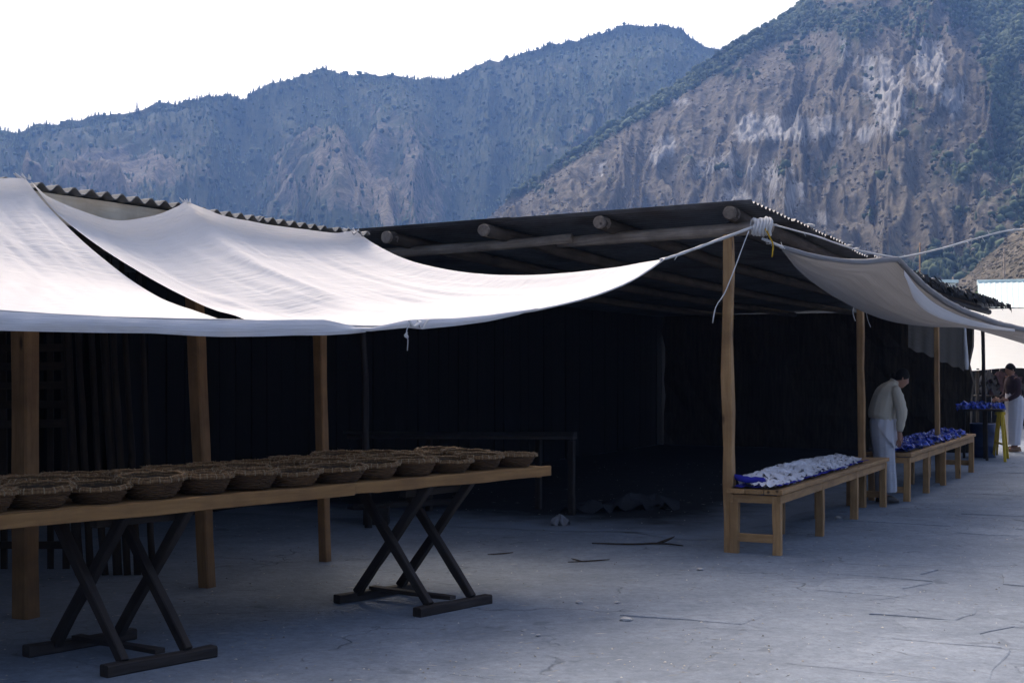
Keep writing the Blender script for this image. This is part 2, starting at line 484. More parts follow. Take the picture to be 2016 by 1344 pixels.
# ================================================================== SETTING
# ------------------------------------------------------------------ ground sheet
def build_ground():
    rs = [0, 3, 6, 10, 15, 20, 26, 34, 45, 60, 90, 140, 220, 400, 800, 1500, 2600, 4000]
    V = [(0, 0, 0)]; Fs = []; na = 72
    for r in rs[1:]:
        for j in range(na):
            a = 2 * math.pi * j / na
            V.append((r * math.sin(a), r * math.cos(a), 0))
    for j in range(na): Fs.append((0, 1 + (j + 1) % na, 1 + j))
    for i in range(len(rs) - 2):
        for j in range(na):
            a = 1 + i * na + j; b = 1 + i * na + (j + 1) % na
            Fs.append((a, b, b + na, a + na))
    m = MB().add(V, Fs); o = m.build('ground', 'ground_dirt')
    o['kind'] = 'structure'
    return o
GROUND = build_ground()

# worn paving slabs of the lane, barely proud of the dust that fills their joints
def build_slabs():
    rng = random.Random(11)
    rows = []; u = 6.2
    while u < 24:
        h = rng.uniform(0.55, 1.05); rows.append((u, u + h)); u += h
    for (u0, u1) in rows:
        n = -3.05 + rng.uniform(-0.5, 0.5)
        while n < 2.6:
            wdt = rng.uniform(0.6, 1.5)
            a, b, c, d = u0, u1, n, n + wdt; n += wdt
            if rng.random() < 0.45: continue
            j = lambda: rng.uniform(-0.14, 0.14)
            g = 0.02
            sk = rng.uniform(-.12, .12)
            base = [(a + g + j()*.4, c + g + j()), (a + g + j()*.4, (c + d) / 2 + j()), (a + g + j()*.4, d - g + j()), ((a+b)/2, d - g + j()), (b - g + j()*.4, d - g + j()),
                    (b - g + j()*.4, (c + d) / 2 + j()), (b - g + j()*.4, c + g + j()), ((a+b)/2, c + g + j())]
            cu = sum(p[0] for p in base) / 8; cn = sum(p[1] for p in base) / 8
            fine = []
            for i in range(8):
                p0, p1 = base[i], base[(i + 1) % 8]
                for t in (0, .25, .5, .75):
                    fine.append((p0[0] + (p1[0] - p0[0]) * t + rng.uniform(-.014, .014), p0[1] + (p1[1] - p0[1]) * t + rng.uniform(-.014, .014)))
            nf = len(fine); top = rng.uniform(0.003, 0.009); tl = rng.uniform(-0.007, 0.007); tu = rng.uniform(-0.006, 0.006)
            vs = []; m = MB()
            for k_, zz in ((1.0, 0.0015), (0.985, top * 0.7), (0.94, top)):
                for p in fine:
                    pu = cu + (p[0] - cu) * k_; pn = cn + (p[1] - cn) * k_
                    vs.append(W(pu + sk * (pn - cn), pn, zz if zz < 0.002 else max(0.0016 + k_ * .0004, zz + tl * (pn - cn) + tu * (pu - cu))))
            fs = []
            for q in range(2):
                for i in range(nf):
                    i2 = (i + 1) % nf
                    fs.append((q*nf+i, q*nf+i2, q*nf+nf+i2, q*nf+nf+i))
            fs.append(tuple(2 * nf + i for i in range(nf)))
            m.add(vs, [tuple(reversed(f)) for f in fs])
            m.build('paving_slab', 'paving_stone', GROUND)
ORG['ground'] = Vector((0, 0, 0))
build_slabs()

# ------------------------------------------------------------------ hills
def px_az(x): return np.arctan((np.asarray(x, float) - CX) / F_PX)
def hill(name, sky_pts, R0, ridge_r, na, nv, seed, cover_fn, disp_fn, prof=1.0, back=0.5, vmin=0.0):
    xs = np.array([p[0] for p in sky_pts], float); ys = np.array([p[1] for p in sky_pts], float)
    xx = np.linspace(xs[0], xs[-1], na)
    yy = np.interp(xx, xs, ys)
    ker = np.hanning(7); ker /= ker.sum()
    yy = np.convolve(np.pad(yy, 3, mode='edge'), ker, mode='valid')
    yy = yy + (fbm(xx / 34.0, xx * 0 + seed, seed, 4) - 0.5) * 16
    az = px_az(xx)
    R1 = np.interp(xx, [p[0] for p in ridge_r], [p[1] for p in ridge_r])
    cosaz = np.cos(az)
    tanel = (HY - yy) / F_PX * cosaz              # elevation per ground distance along the ray
    v = np.concatenate([np.linspace(vmin, 1, nv), 1 + np.linspace(0.02, back, 12)])
    A, Vv = np.meshgrid(az, v, indexing='ij')
    XX = np.repeat(xx[:, None], len(v), 1)
    R1g = R1[:, None]; Rg = R0 + (R1g - R0) * Vv
    H = (R1 * tanel)[:, None] + EYE
    g = np.where(Vv <= 1, Vv ** prof, 1 - (Vv - 1) * 1.3)
    Zg = H * g
    dz, dr = disp_fn(XX, Vv, A, Rg, Zg)
    env = np.clip(Vv, 0, 1)
    Zg = Zg + dz; Rr = Rg + dr
    # keep the crest where the skyline is: nothing on the slope may stand above its own ridge
    lim = np.where(Vv < 0.995, Rr * (tanel[:, None] * 0.985), Zg)
    Zg = np.minimum(Zg, lim)
    Zg = np.where(Vv <= vmin + 1e-6, -3.0, Zg)
    X = Rr * np.sin(A); Y = Rr * np.cos(A)
    YI = HY - (Zg - EYE) / np.maximum(Y, 1) * F_PX
    rock, veg = cover_fn(XX, YI, Vv)
    V3 = np.stack([X, Y, Zg], -1).reshape(-1, 3)
    cov = np.stack([rock, veg, rock * 0, rock * 0 + 1], -1).reshape(-1, 4)
    ni, nj = len(az), len(v)
    idx = np.arange(ni * nj).reshape(ni, nj)
    Fq = np.stack([idx[:-1, :-1], idx[1:, :-1], idx[1:, 1:], idx[:-1, 1:]], -1).reshape(-1, 4)
    o = np_mesh(name, V3, Fq, 'hill', smooth=True, attrs={'cover': ('FLOAT_COLOR', cov)})
    o['kind'] = 'structure'
    return o, V3.reshape(ni, nj, 3), rock, veg, XX, YI, Vv

def blob(XX, YI, cx, cy, rx, ry):
    return np.exp(-(((XX - cx) / rx) ** 2 + ((YI - cy) / ry) ** 2))
def smooth01(x, a, b):
    t = np.clip((x - a) / (b - a), 0, 1); return t * t * (3 - 2 * t)

# the long wooded range
SKY_L = [(-420, 330), (-250, 290), (0, 258), (100, 246), (200, 236), (300, 218), (400, 196), (500, 172), (570, 153), (610, 138), (630, 132), (660, 142), (700, 152),
         (800, 152), (880, 139), (970, 122), (1050, 103), (1100, 99), (1150, 84), (1190, 68), (1260, 60), (1310, 53), (1345, 72), (1370, 92), (1400, 100), (1460, 100), (1560, 80), (1700, 70), (1900, 110)]
def disp_left(XX, Vv, A, Rg, Zg):
    # spurs that run down the slope, with gullies between them
    w = (fbm(XX / 180, Vv * 2.2, 3, 3) - 0.5) * 1.6
    s1 = fbm(XX / 210 + w + Vv * 0.9, Vv * 0.9, 21, 4, 0.5, True)
    s2 = fbm(XX / 70 + w, Vv * 2.4, 31, 4, 0.55, True)
    bell = np.clip(Vv, 0, 1) * np.clip(1.04 - Vv, 0, 1) * 4
    dz = bell * ((s1 - 0.55) * 130 + (s2 - 0.55) * 24)
    # the brown spur under the pyramid-like crest
    dz += 60 * np.exp(-((XX - 650 + (Vv - 0.5) * 220) / 75) ** 2) * smooth01(Vv, 0.15, 0.5) * (1 - smooth01(Vv, 0.55, 0.85))
    dz -= 34 * np.exp(-((XX - 900 + (Vv - 0.5) * 60) / 70) ** 2) * bell
    dz -= 30 * np.exp(-((XX - 455 - (Vv - 0.5) * 120) / 60) ** 2) * bell
    dz += (fbm(XX / 14, Vv * 40, 51, 3) - 0.5) * 2 * np.clip(Vv * 1.5, 0, 1) * np.where(Vv < 0.97, 1, 0.15)
    return dz, (fbm(XX / 120, Vv * 3, 61, 3) - 0.5) * 60 * bell
def cover_left(XX, YI, Vv):
    veg = 0.82 - 0.45 * blob(XX, YI, 640, 330, 120, 90) - 0.30 * blob(XX, YI, 760, 400, 160, 50) - 0.35 * blob(XX, YI, 250, 330, 150, 45) - 0.2 * blob(XX, YI, 880, 140, 240, 30)
    # grassy spur crests, wooded gullies between them
    w = (fbm(XX / 180, Vv * 2.2, 3, 3) - 0.5) * 1.6
    s1 = fbm(XX / 210 + w + Vv * 0.9, Vv * 0.9, 21, 4, 0.5, True); s2 = fbm(XX / 70 + w, Vv * 2.4, 31, 4, 0.55, True)
    veg = veg - 0.9 * (s1 - 0.58) * smooth01(YI, 150, 300) - 0.55 * (s2 - 0.58) * smooth01(YI, 130, 260)
    veg = np.clip(veg, 0.05, 1)
    rock = 0.34 * blob(XX, YI, 900, 370, 50, 25) + 0.30 * blob(XX, YI, 660, 300, 50, 30)
    return rock, veg
hill_l, VL, rockL, vegL, XL, YL, VvL = hill('wooded_hills', SKY_L, 620, [(-420, 1150), (600, 1350), (1350, 1500), (1900, 1500)], 560, 190, 5, cover_left, disp_left, 1.75)

# the rocky mountain on the right
SKY_R = [(760, 560), (860, 470), (950, 436), (1000, 402), (1060, 356), (1150, 292), (1215, 246), (1280, 200), (1340, 158), (1400, 118), (1450, 86), (1500, 60), (1540, 30), (1570, 10),
         (1620, -28), (1700, -80), (1850, -120), (2000, -125), (2200, -100), (2500, -20)]
ROCKS = [(1750, 190, 34, 90, .95), (1715, 150, 30, 60, .7), (1830, 130, 32, 62, .95), (1880, 190, 32, 40, .9), (1560, 258, 90, 34, .8), (1480, 250, 46, 34, .85), (1640, 250, 60, 40, .7), (1700, 262, 40, 24, .7),
         (1320, 290, 55, 30, .6), (1290, 312, 18, 16, .9), (1410, 330, 80, 34, .55), (1500, 340, 70, 40, .65), (1560, 380, 40, 40, .6), (1470, 385, 60, 26, .65), (1620, 430, 50, 22, .5), (1350, 200, 30, 14, .5), (1240, 235, 26, 14, .5), (1660, 110, 40, 60, .55), (1190, 330, 40, 30, .4)]
def disp_right(XX, Vv, A, Rg, Zg):
    w = (fbm(XX / 150, Vv * 2.5, 103, 3) - 0.5) * 1.5
    bell = np.clip(Vv, 0, 1) * np.clip(1.03 - Vv, 0, 1) * 4
    s1 = fbm(XX / 230 + w - Vv * 0.7, Vv * 2.0, 121, 5, 0.5, True)
    s2 = fbm(XX / 60 + w, Vv * 11.0, 131, 5, 0.6, True)
    dz = bell * ((s1 - 0.55) * 80 + (s2 - 0.55) * 13)
    Yi = HY - (Zg + dz - EYE) / (Rg * np.cos(A)) * F_PX
    rk = np.zeros_like(XX)
    for cx, cy, rx, ry, a in ROCKS: rk = np.maximum(rk, a * blob(XX, Yi, cx, cy, rx * 1.2, ry * 1.2))
    # buttresses and clefts in the cliffs, ledges across them
    colm = fbm(XX / 17 + (fbm(XX / 50, Vv * 8, 7, 2) - .5) * 3, Vv * 13, 141, 4, 0.6, True) - 0.5
    ledge = fbm(XX / 45, Vv * 34, 151, 3) - 0.5
    dr = -rk * colm * 17 - rk * ledge * 9
    # the deep cleft
    dr += 16 * np.exp(-((XX - 1585 + (Vv - 0.5) * 30) / 6) ** 2) * smooth01(Vv, 0.35, 0.45) * (1 - smooth01(Vv, 0.62, 0.7))
    fine = (fbm(XX / 11, Vv * 60, 161, 4, 0.6) - 0.5)
    dz += fine * 1.8 * np.clip(Vv * 1.5, 0, 1) * np.where(Vv < 0.97, 1, 0.2)
    return dz, dr
def cover_right(XX, YI, Vv):
    rock = np.zeros_like(XX)
    for cx, cy, rx, ry, a in ROCKS: rock = np.maximum(rock, a * blob(XX, YI, cx, cy, rx, ry))
    rock = rock * 0.9 + 0.45 * (fbm(XX / 20, YI / 42, 171, 5, 0.6) - 0.5) * 2 * np.clip(rock * 3, 0, 1)
    veg = 0.22 + 0.0 * XX
    veg = veg + 0.55 * smooth01(XX - (YI - 60) * 0.35, 1850, 1990) + 0.5 * blob(XX, YI, 1700, 40, 170, 50) + 0.45 * blob(XX, YI, 1980, 330, 90, 110) + 0.5 * blob(XX, YI, 1900, 540, 200, 45) + 0.3 * blob(XX, YI, 1560, 60, 60, 60)
    veg = veg + 0.55 * smooth01((290 - 0.616 * (XX - 1200)) - YI, 4, 26) * smooth01(1640 - XX, 0, 120)
    veg = veg + 0.45 * (fbm(XX / 45, YI / 38, 181, 5) - 0.5) * 2
    return np.clip(rock, 0, 1), np.clip(veg, 0, 1)
hill_r, VR, rockR, vegR, XR, YR, VvR = hill('rocky_mountain', SKY_R, 300, [(760, 700), (1200, 840), (1600, 980), (2500, 980)], 640, 260, 9, cover_right, disp_right, 1.75)

# low brown foothill at the far right
SKY_F = [(1820, 600), (1900, 545), (1950, 503), (1985, 468), (2020, 436), (2100, 395), (2300, 360)]
hill_f, VF, rockF, vegF, XF, YF, VvF = hill('brown_foothill', SKY_F, 110, [(1820, 300), (2300, 330)], 120, 60, 13,
    lambda XX, YI, Vv: (0 * XX, 0.16 + 0.25 * smooth01(YI, 500, 570)), lambda XX, Vv, A, Rg, Zg: ((fbm(XX / 30, Vv * 6, 5, 4) - .5) * 6 * np.clip(1 - Vv, 0, 1), 0 * XX))

# ------------------------------------------------------------------ woods on the slopes: one mass each
def conifer_proto(rng, sides=5):
    V = []; Fs = []
    for (z0, z1, r) in ((0.05, 0.55, 0.26), (0.35, 0.8, 0.19), (0.62, 1.0, 0.12)):
        b = len(V)
        for j in range(sides):
            a = 2 * math.pi * (j + rng.random() * .5) / sides; rr = r * rng.uniform(.75, 1.2)
            V.append((rr * math.cos(a), rr * math.sin(a), z0 + rng.uniform(-.04, .04)))
        V.append((rng.uniform(-.02, .02), rng.uniform(-.02, .02), z1))
        for j in range(sides): Fs.append((b + j, b + (j + 1) % sides, b + sides))
    return np.array(V), np.array(Fs)
def bush_proto(rng):
    bm = bmesh.new(); bmesh.ops.create_icosphere(bm, subdivisions=1, radius=0.5)
    V = np.array([tuple(v.co) for v in bm.verts]); Fs = np.array([[v.index for v in f.verts] for f in bm.faces]); bm.free()
    V = V * np.array([rng.uniform(.6, 1.35) for _ in V])[:, None]; V[:, 2] = V[:, 2] * .9 + .4
    return V, Fs
def scatter(name, mat, grid, dens, XX, YI, Vv, n, hr, label, protos, seed, jag=0.0):
    rs = np.random.RandomState(seed)
    ni, nj = grid.shape[:2]
    w = dens * (1 + 2.5 * smooth01(Vv, 0.93, 1.0) * 0.7); w[Vv > 1.0] = 0; w[YI > 640] = 0; w[(XX < -40) | (XX > 2060)] = 0
    # weight by the ground area of a cell so that density is even on the slope
    d = np.zeros_like(w)
    d[:-1, :-1] = np.linalg.norm(np.cross(grid[1:, :-1] - grid[:-1, :-1], grid[:-1, 1:] - grid[:-1, :-1]), axis=-1)
    w = (w * np.minimum(d, np.percentile(d, 95))).ravel(); w /= w.sum()
    pick = rs.choice(ni * nj, n, p=w); i = np.minimum(pick // nj, ni - 2); j = np.minimum(pick % nj, nj - 2)
    a = rs.rand(n)[:, None]; b = rs.rand(n)[:, None]
    P = grid[i, j] * (1 - a) * (1 - b) + grid[i + 1, j] * a * (1 - b) + grid[i, j + 1] * (1 - a) * b + grid[i + 1, j + 1] * a * b
    hgt = hr[0] + (hr[1] - hr[0]) * rs.rand(n) ** 1.5
    rot = rs.rand(n) * 6.283; kind = rs.randint(0, len(protos), n)
    tint = np.clip(fbm(P[:, 0] / 60, P[:, 1] / 60, seed, 4) * 1.1 - 0.05 + (rs.rand(n) - .5) * 0.7, 0, 1)
    Vs = []; Fs = []; Ts = []; off = 0
    for q, (pv, pf) in enumerate(protos):
        s_ = np.where(kind == q)[0]
        if not len(s_): continue
        c, s2 = np.cos(rot[s_])[:, None], np.sin(rot[s_])[:, None]
        x = (pv[None, :, 0] * c - pv[None, :, 1] * s2) * hgt[s_][:, None] + P[s_, 0][:, None]
        y = (pv[None, :, 0] * s2 + pv[None, :, 1] * c) * hgt[s_][:, None] + P[s_, 1][:, None]
        z = pv[None, :, 2] * hgt[s_][:, None] + P[s_, 2][:, None] - 0.4
        Vs.append(np.stack([x, y, z], -1).reshape(-1, 3))
        Fs.append((pf[None] + (np.arange(len(s_)) * len(pv))[:, None, None] + off).reshape(-1, 3)); off += len(s_) * len(pv)
        Ts.append(np.repeat(tint[s_], len(pv)))
    o = np_mesh(name, np.concatenate(Vs), np.concatenate(Fs), mat, attrs={'tint': ('FLOAT', np.concatenate(Ts))})
    tag(o, label, 'woods', kind='stuff')
    return o
rg = random.Random(3)
CON = [conifer_proto(rg) for _ in range(6)]; BSH = [bush_proto(rg) for _ in range(6)]
scatter('hillside_forest', 'forest', VL, np.clip(vegL - 0.12, 0, 1) ** 1.5, XL, YL, VvL, 30000, (2.2, 5.6), 'blue green forest covering the long far range of hills', CON + CON + CON + BSH[:3], 5)
scatter('mountain_scrub', 'scrub', VR, np.clip(0.25 + vegR - rockR * 0.9, 0.02, 1), XR, YR, VvR, 16000, (0.5, 2.0), 'low brown scrub dotted over the rocky mountain', BSH, 6)
scatter('mountain_woods', 'forest', VR, np.clip(vegR - 0.4, 0, 1) ** 1.3, XR, YR, VvR, 11000, (2.0, 4.8), 'dark green woods on the upper right flank of the rocky mountain', CON[:3] + BSH, 8)

# ------------------------------------------------------------------ corrugated sheet
def corrugated(mb, uf, nf, zf, u0, u1, n0, n1, pitch, amp, rows=4, per=8, th=0.004, two=True):
    nu = max(6, int((u1 - u0) / pitch * per)); nn = rows
    P = []; G = []
    for i in range(nu + 1):
        u = u0 + (u1 - u0) * i / nu; row = []; gr = []
        for j in range(nn + 1):
            n = n0 + (n1 - n0) * j / nn
            row.append(W(u, n, zf(u, n) + amp * math.cos(2 * math.pi * u / pitch))); gr.append((n, u, 0))
        P.append(row); G.append(gr)
    mb.grid(P, G)
    P2 = [[p - Z * th for p in row] for row in P]
    mb.grid([list(reversed(r)) for r in P2], G)
    # close the two ends so that the sheet shows its thickness
    for j in (0, nn):
        mb.grid([[P[i][j], P2[i][j]] for i in range(nu + 1)])
    for i in (0, nu):
        mb.grid([[P[i][j], P2[i][j]] for j in range(nn + 1)])

scatter('foothill_scrub', 'scrub', VF, 0 * XF + .5, XF, YF, VvF, 2500, (0.3, 1.0), 'dry scrub on the small foothill at the right edge', BSH, 15)

ORD = ['first', 'second', 'third', 'fourth', 'fifth', 'sixth', 'seventh', 'eighth', 'ninth', 'tenth', 'eleventh', 'twelfth', 'thirteenth', 'fourteenth']

# ================================================================== LEFT SHELTER
EAVE_N, EAVE_Z = -6.62, 2.80
ls = empty('market_shelter', W(8.5, -7.0), label='open timber market shelter on the left with wavy roof edge above a tan board', cat='shelter')
def zl(u, n): return EAVE_Z - 0.03 * (EAVE_N - n)
sid = 0
for i in range(7):
    u0 = 4.2 + i * 0.96; u1 = u0 + 1.02
    if u1 > 10.55: u1 = 10.55
    m = MB(); dz = 0.006 * (i % 2) + random.uniform(0, 0.006); e = EAVE_N + random.uniform(-0.03, 0.04)
    corrugated(m, None, None, lambda u, n: zl(u, n) + dz, u0, u1, e, -11.6, 0.146, 0.021, rows=3, per=10, th=0.008)
    m.build('roof_sheet', 'roof_fibre', ls, True)
for i in range(2):
    m = MB(); corrugated(m, None, None, lambda u, n: zl(u, n) - .03 - .02 * i, 10.4 + i * .8, 11.25 + i * .8, -7.5, -11.6, 0.146, 0.021, rows=3, per=10, th=0.008)
    m.build('roof_sheet', 'roof_fibre', ls, True)
MB().timber(W(4.3, -6.70, 2.675), W(10.45, -6.70, 2.675), 0.05, 0.19, N, 10, 0.004, 0.08).build('fascia_board', 'wood_fascia', ls)
MB().timber(W(4.3, -6.95, 2.50), W(10.5, -6.95, 2.52), 0.12, 0.14, N, 8, 0.006).build('eave_beam', 'wood_dark', ls)
def post(parent, top, base, w, h, mat, seg=7, jit=0.004, bow=0.0):
    return MB().timber(base - Z * 0.01, top, w, h, N, seg, jit, 0.10, bow).build('post', mat, parent)
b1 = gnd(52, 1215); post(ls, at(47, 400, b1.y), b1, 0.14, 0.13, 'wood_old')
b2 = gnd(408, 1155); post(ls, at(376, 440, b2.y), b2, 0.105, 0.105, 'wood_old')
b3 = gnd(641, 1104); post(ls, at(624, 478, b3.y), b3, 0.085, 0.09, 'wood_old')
# inside shade put into the board colour: back wall of upright boards, side wall
for i in range(30):
    u0 = 3.4 + i * 0.30
    MB().timber(W(u0 + 0.15, -11.3 + random.uniform(-.015, .015), 0), W(u0 + 0.15, -11.3, 2.75), 0.285, 0.03, U, 3, 0.003).build('wall_board', 'wood_shade', ls)
for i in range(15):  # unseen side wall, added to block light
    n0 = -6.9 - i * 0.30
    MB().timber(W(3.3 + random.uniform(-.01, .01), n0 - 0.15, 0), W(3.3, n0 - 0.15, 2.75), 0.285, 0.03, N, 3, 0.003).build('wall_board', 'wood_shade', ls)
MB().box(W(7.9, -11.42, 1.4), U * 4.7, N * 0.03, Z * 1.4).build('wall_backing', 'wood_shade', ls)

# ================================================================== RIGHT SHELTER
rsx = empty('market_shelter', W(18, -4.2), label='long dark market shelter on the right, corrugated roof resting on logs and slim posts', cat='shelter')
def zr(u, n):
    e = float(np.interp(u, [11.9, 16.2, 22, 28.6], [3.09, 2.915, 2.81, 2.75]))
    return e - 0.024 * (-3.575 - n)
ue = 12.0
while ue < 28.6:
    u1 = min(ue + 0.72, 28.8)
    for (n0, n1) in ((-3.575, -6.05), (-5.95, -10.4)):
        m = MB(); dz = random.uniform(0, 0.012); e = random.uniform(-0.035, 0.03) if n0 > -4 else 0
        t0 = random.uniform(-.01, .01)
        corrugated(m, None, None, lambda u, n: zr(u, n) + dz + t0 * (u - ue), ue, u1, n0 + e, n1, 0.125, 0.014, rows=3, per=8, th=0.003)
        m.build('roof_sheet', 'roof_metal', rsx, True)
    ue += 0.66
def log(p0, p1, r0, r1, seg=10, wig=0.012, sides=9):
    pts = []; rs = []
    for i in range(seg + 1):
        t = i / seg; p = Vector(p0).lerp(Vector(p1), t)
        pts.append(p + Vector((random.uniform(-wig, wig), random.uniform(-wig, wig), random.uniform(-wig, wig) * .6))); rs.append(r0 + (r1 - r0) * t)
    return MB().tube(pts, rs, sides, True, 0.05)
for i, t in enumerate((0.25, 1.49, 2.62, 3.68, 4.9)):
    n = -3.575 - t; u0 = 11.98 + (0.02, 0.03, 0.0, 0.0, 0.05)[i]
    z0 = zr(u0, n) - 0.088; z1 = zr(27, n) - 0.09
    pts0 = W(u0, n, z0)
    mid = [W(u0 + (27 - u0) * q, n + random.uniform(-.03, .03), zr(u0 + (27 - u0) * q, n) - 0.088) for q in (0, .04, .12, .26, .42, .6, .8, 1)]
    MB().tube(mid, [0.064, 0.065, 0.064, 0.066, 0.062, 0.058, 0.055, 0.05], 10, True, 0.04).build('purlin_log', 'log_dark', rsx, True)
    MB().tube([mid[0] - U * .035, mid[0] - U * .03, mid[0] + U * .10], [.050, .060, .0665], 10, True, .06).build('log_end', 'log_lit', rsx)
# head beam on the near face, two logs spliced
cz = at(1437, 1086, 12.7); CP = gnd(1438, 1086)
bmA = [at(x, y, d) for x, y, d in ((1516, 446, 12.42), (1440, 452, 12.72), (1300, 462, 13.1), (1190, 470, 13.4), (1100, 478, 13.65))]
log_pts = spline(bmA, 12)
MB().tube(log_pts, [0.062 - 0.0008 * i for i in range(12)], 9, True, 0.05).build('beam_log', 'wood_log', rsx, True)
bmB = [at(x, y, d) for x, y, d in ((1125, 468, 13.48), (1000, 481, 13.85), (860, 491, 14.2), (760, 499, 14.5), (640, 508, 14.95), (520, 516, 15.4))]
MB().tube(spline(bmB, 12), [0.045 + 0.0016 * min(i, 6) for i in range(12)], 9, True, 0.05).build('beam_log', 'wood_log', rsx, True)
# posts on the street side
MB().timber(CP - Z * 0.01, at(1434, 462, CP.y), 0.088, 0.10, N, 9, 0.006, 0.12, -0.012).build('post', 'wood_post', rsx)
pB = gnd(1698, 998); MB().timber(pB, at(1692, 520, pB.y), 0.075, 0.09, N, 7, 0.004).build('post', 'wood_bench', rsx)
pC = gnd(1847, 950); MB().timber(pC, at(1843, 596, pC.y), 0.07, 0.09, N, 7, 0.004).build('post', 'wood_bench', rsx)
pD = gnd(1940, 902); MB().timber(pD, at(1934, 620, pD.y), 0.06, 0.08, N, 6, 0.005).build('post', 'wood_pole', rsx)
# eave log under the street edge
eb = [W(12.3, -3.9, 2.90), W(16.5, -3.85, 2.76), W(21, -3.8, 2.68), W(27.5, -3.75, 2.60)]
MB().tube(spline(eb, 12), 0.05, 8, True, 0.05).build('beam_log', 'wood_dark', rsx, True)
# inside post seen past the baskets
pI = gnd(726, 1038); log(pI, at(713, 560, pI.y), 0.040, 0.030, 8, 0.008).build('inner_post', 'wood_trestle', rsx, True)
# walls at the back and far end
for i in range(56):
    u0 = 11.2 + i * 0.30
    MB().timber(W(u0 + .15, -10.15 + random.uniform(-.015, .015), 0), W(u0 + .15, -10.15, zr(u0 + .15, -10.15) + .02), 0.285, 0.03, U, 2, 0.003).build('wall_board', 'wood_shade', rsx)
MB().box(W(19.6, -10.27, 1.40), U * 8.4, N * 0.03, Z * 1.40).build('wall_backing', 'wood_shade', rsx)
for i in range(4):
    MB().timber(W(11.5, -10.3 - .3 * i, 0), W(11.5, -10.3 - .3 * i, 3.0), 0.285, 0.03, N, 2, 0.003).build('wall_board', 'wood_shade', rsx)
# end wall of bundled thatch
m = MB()
P = []
for i in range(25):
    n = -4.05 - i * 0.25; row = []
    for j in range(9):
        row.append(W(27.3 + random.uniform(-.05, .05), n + (random.uniform(-.05, .05)), 2.62 * j / 8))
    P.append(row)
m.grid(P); m.grid([[p + U * 0.25 for p in reversed(r)] for r in P]); m.grid([[p, p + U * 0.25] for p in P[0]]); 
m.build('thatch_wall', 'thatch', rsx)
# ragged strips of tar felt hanging along the far eave
m = MB(); rr = random.Random(5)
for i in range(330):
    u = 18.6 + 9.9 * rr.random() ** 0.9; n = -3.56 + rr.uniform(-.08, .10); z = zr(u, n) + rr.uniform(-.03, .03)
    L = rr.uniform(.04, .15); w = rr.uniform(.02, .05); an = rr.uniform(-1, 1)
    d = (N * rr.uniform(.1, .6) - Z * rr.uniform(.4, 1) + U * rr.uniform(-.5, .5)).normalized() * L; s_ = (U * math.cos(an) + N * math.sin(an)) * w
    p = W(u, n, z)
    m.add([p - s_, p + s_, p + s_ * .7 + d * .6 + Z * rr.uniform(-.02, .02), p + d, p - s_ * .6 + d * .5], [(0, 1, 2, 3, 4)])
o = m.build('ragged_fringe', 'tar_fringe', rsx); o['kind'] = 'stuff'
# floor sheet in the shelter, shade put into its colour, with an uneven edge
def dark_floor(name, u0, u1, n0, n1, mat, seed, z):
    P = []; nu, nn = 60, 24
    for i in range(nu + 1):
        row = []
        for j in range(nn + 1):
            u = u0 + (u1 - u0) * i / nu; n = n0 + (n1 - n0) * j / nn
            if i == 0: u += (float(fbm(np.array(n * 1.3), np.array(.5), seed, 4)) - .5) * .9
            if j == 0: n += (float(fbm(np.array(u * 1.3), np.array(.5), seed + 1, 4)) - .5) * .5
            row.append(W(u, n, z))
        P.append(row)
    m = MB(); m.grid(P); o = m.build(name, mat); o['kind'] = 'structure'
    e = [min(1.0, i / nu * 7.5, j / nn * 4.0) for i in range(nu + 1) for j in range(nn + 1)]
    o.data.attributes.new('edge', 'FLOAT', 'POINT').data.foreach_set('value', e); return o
dark_floor('floor', 12.9, 27.2, -4.2, -10.1, 'floor_shade', 3, .004)
# stones that hold the roof sheets down
def stone_mesh(r, rng, squash=.6):
    bm = bmesh.new(); bmesh.ops.create_icosphere(bm, subdivisions=2, radius=r)
    for v in bm.verts:
        v.co *= rng.uniform(.82, 1.15); v.co.z *= squash
    m = MB().add([v.co.copy() for v in bm.verts], [[v.index for v in f.verts] for f in bm.faces]); bm.free(); return m
SM = [stone_mesh(.06, random.Random(i)).mesh('stone', 'stone_small') for i in range(4)]
for i, (x, u) in enumerate(((1606, 14.0), (1676, 15.3), (1692, 15.75), (1706, 16.05), (1745, 17.1), (1800, 18.9), (1812, 19.3), (1846, 20.9), (1868, 21.9), (1890, 23.0))):
    o = bpy.data.objects.new('roof_stone', SM[i % 4]); COL.objects.link(o)
    o.location = W(u, -3.62, zr(u, -3.62) + 0.035); o.rotation_euler = (0, 0, i); sc_ = (.75, .45, .6, .55, .45, .5, .45, .6, .5, .55)[i]; o.scale = (sc_ * 1.2, sc_, sc_)
    tag(o, 'pale stone on the street edge of the corrugated roof, %s from the corner post' % ORD[i], 'stone', 'stones along the roof edge')

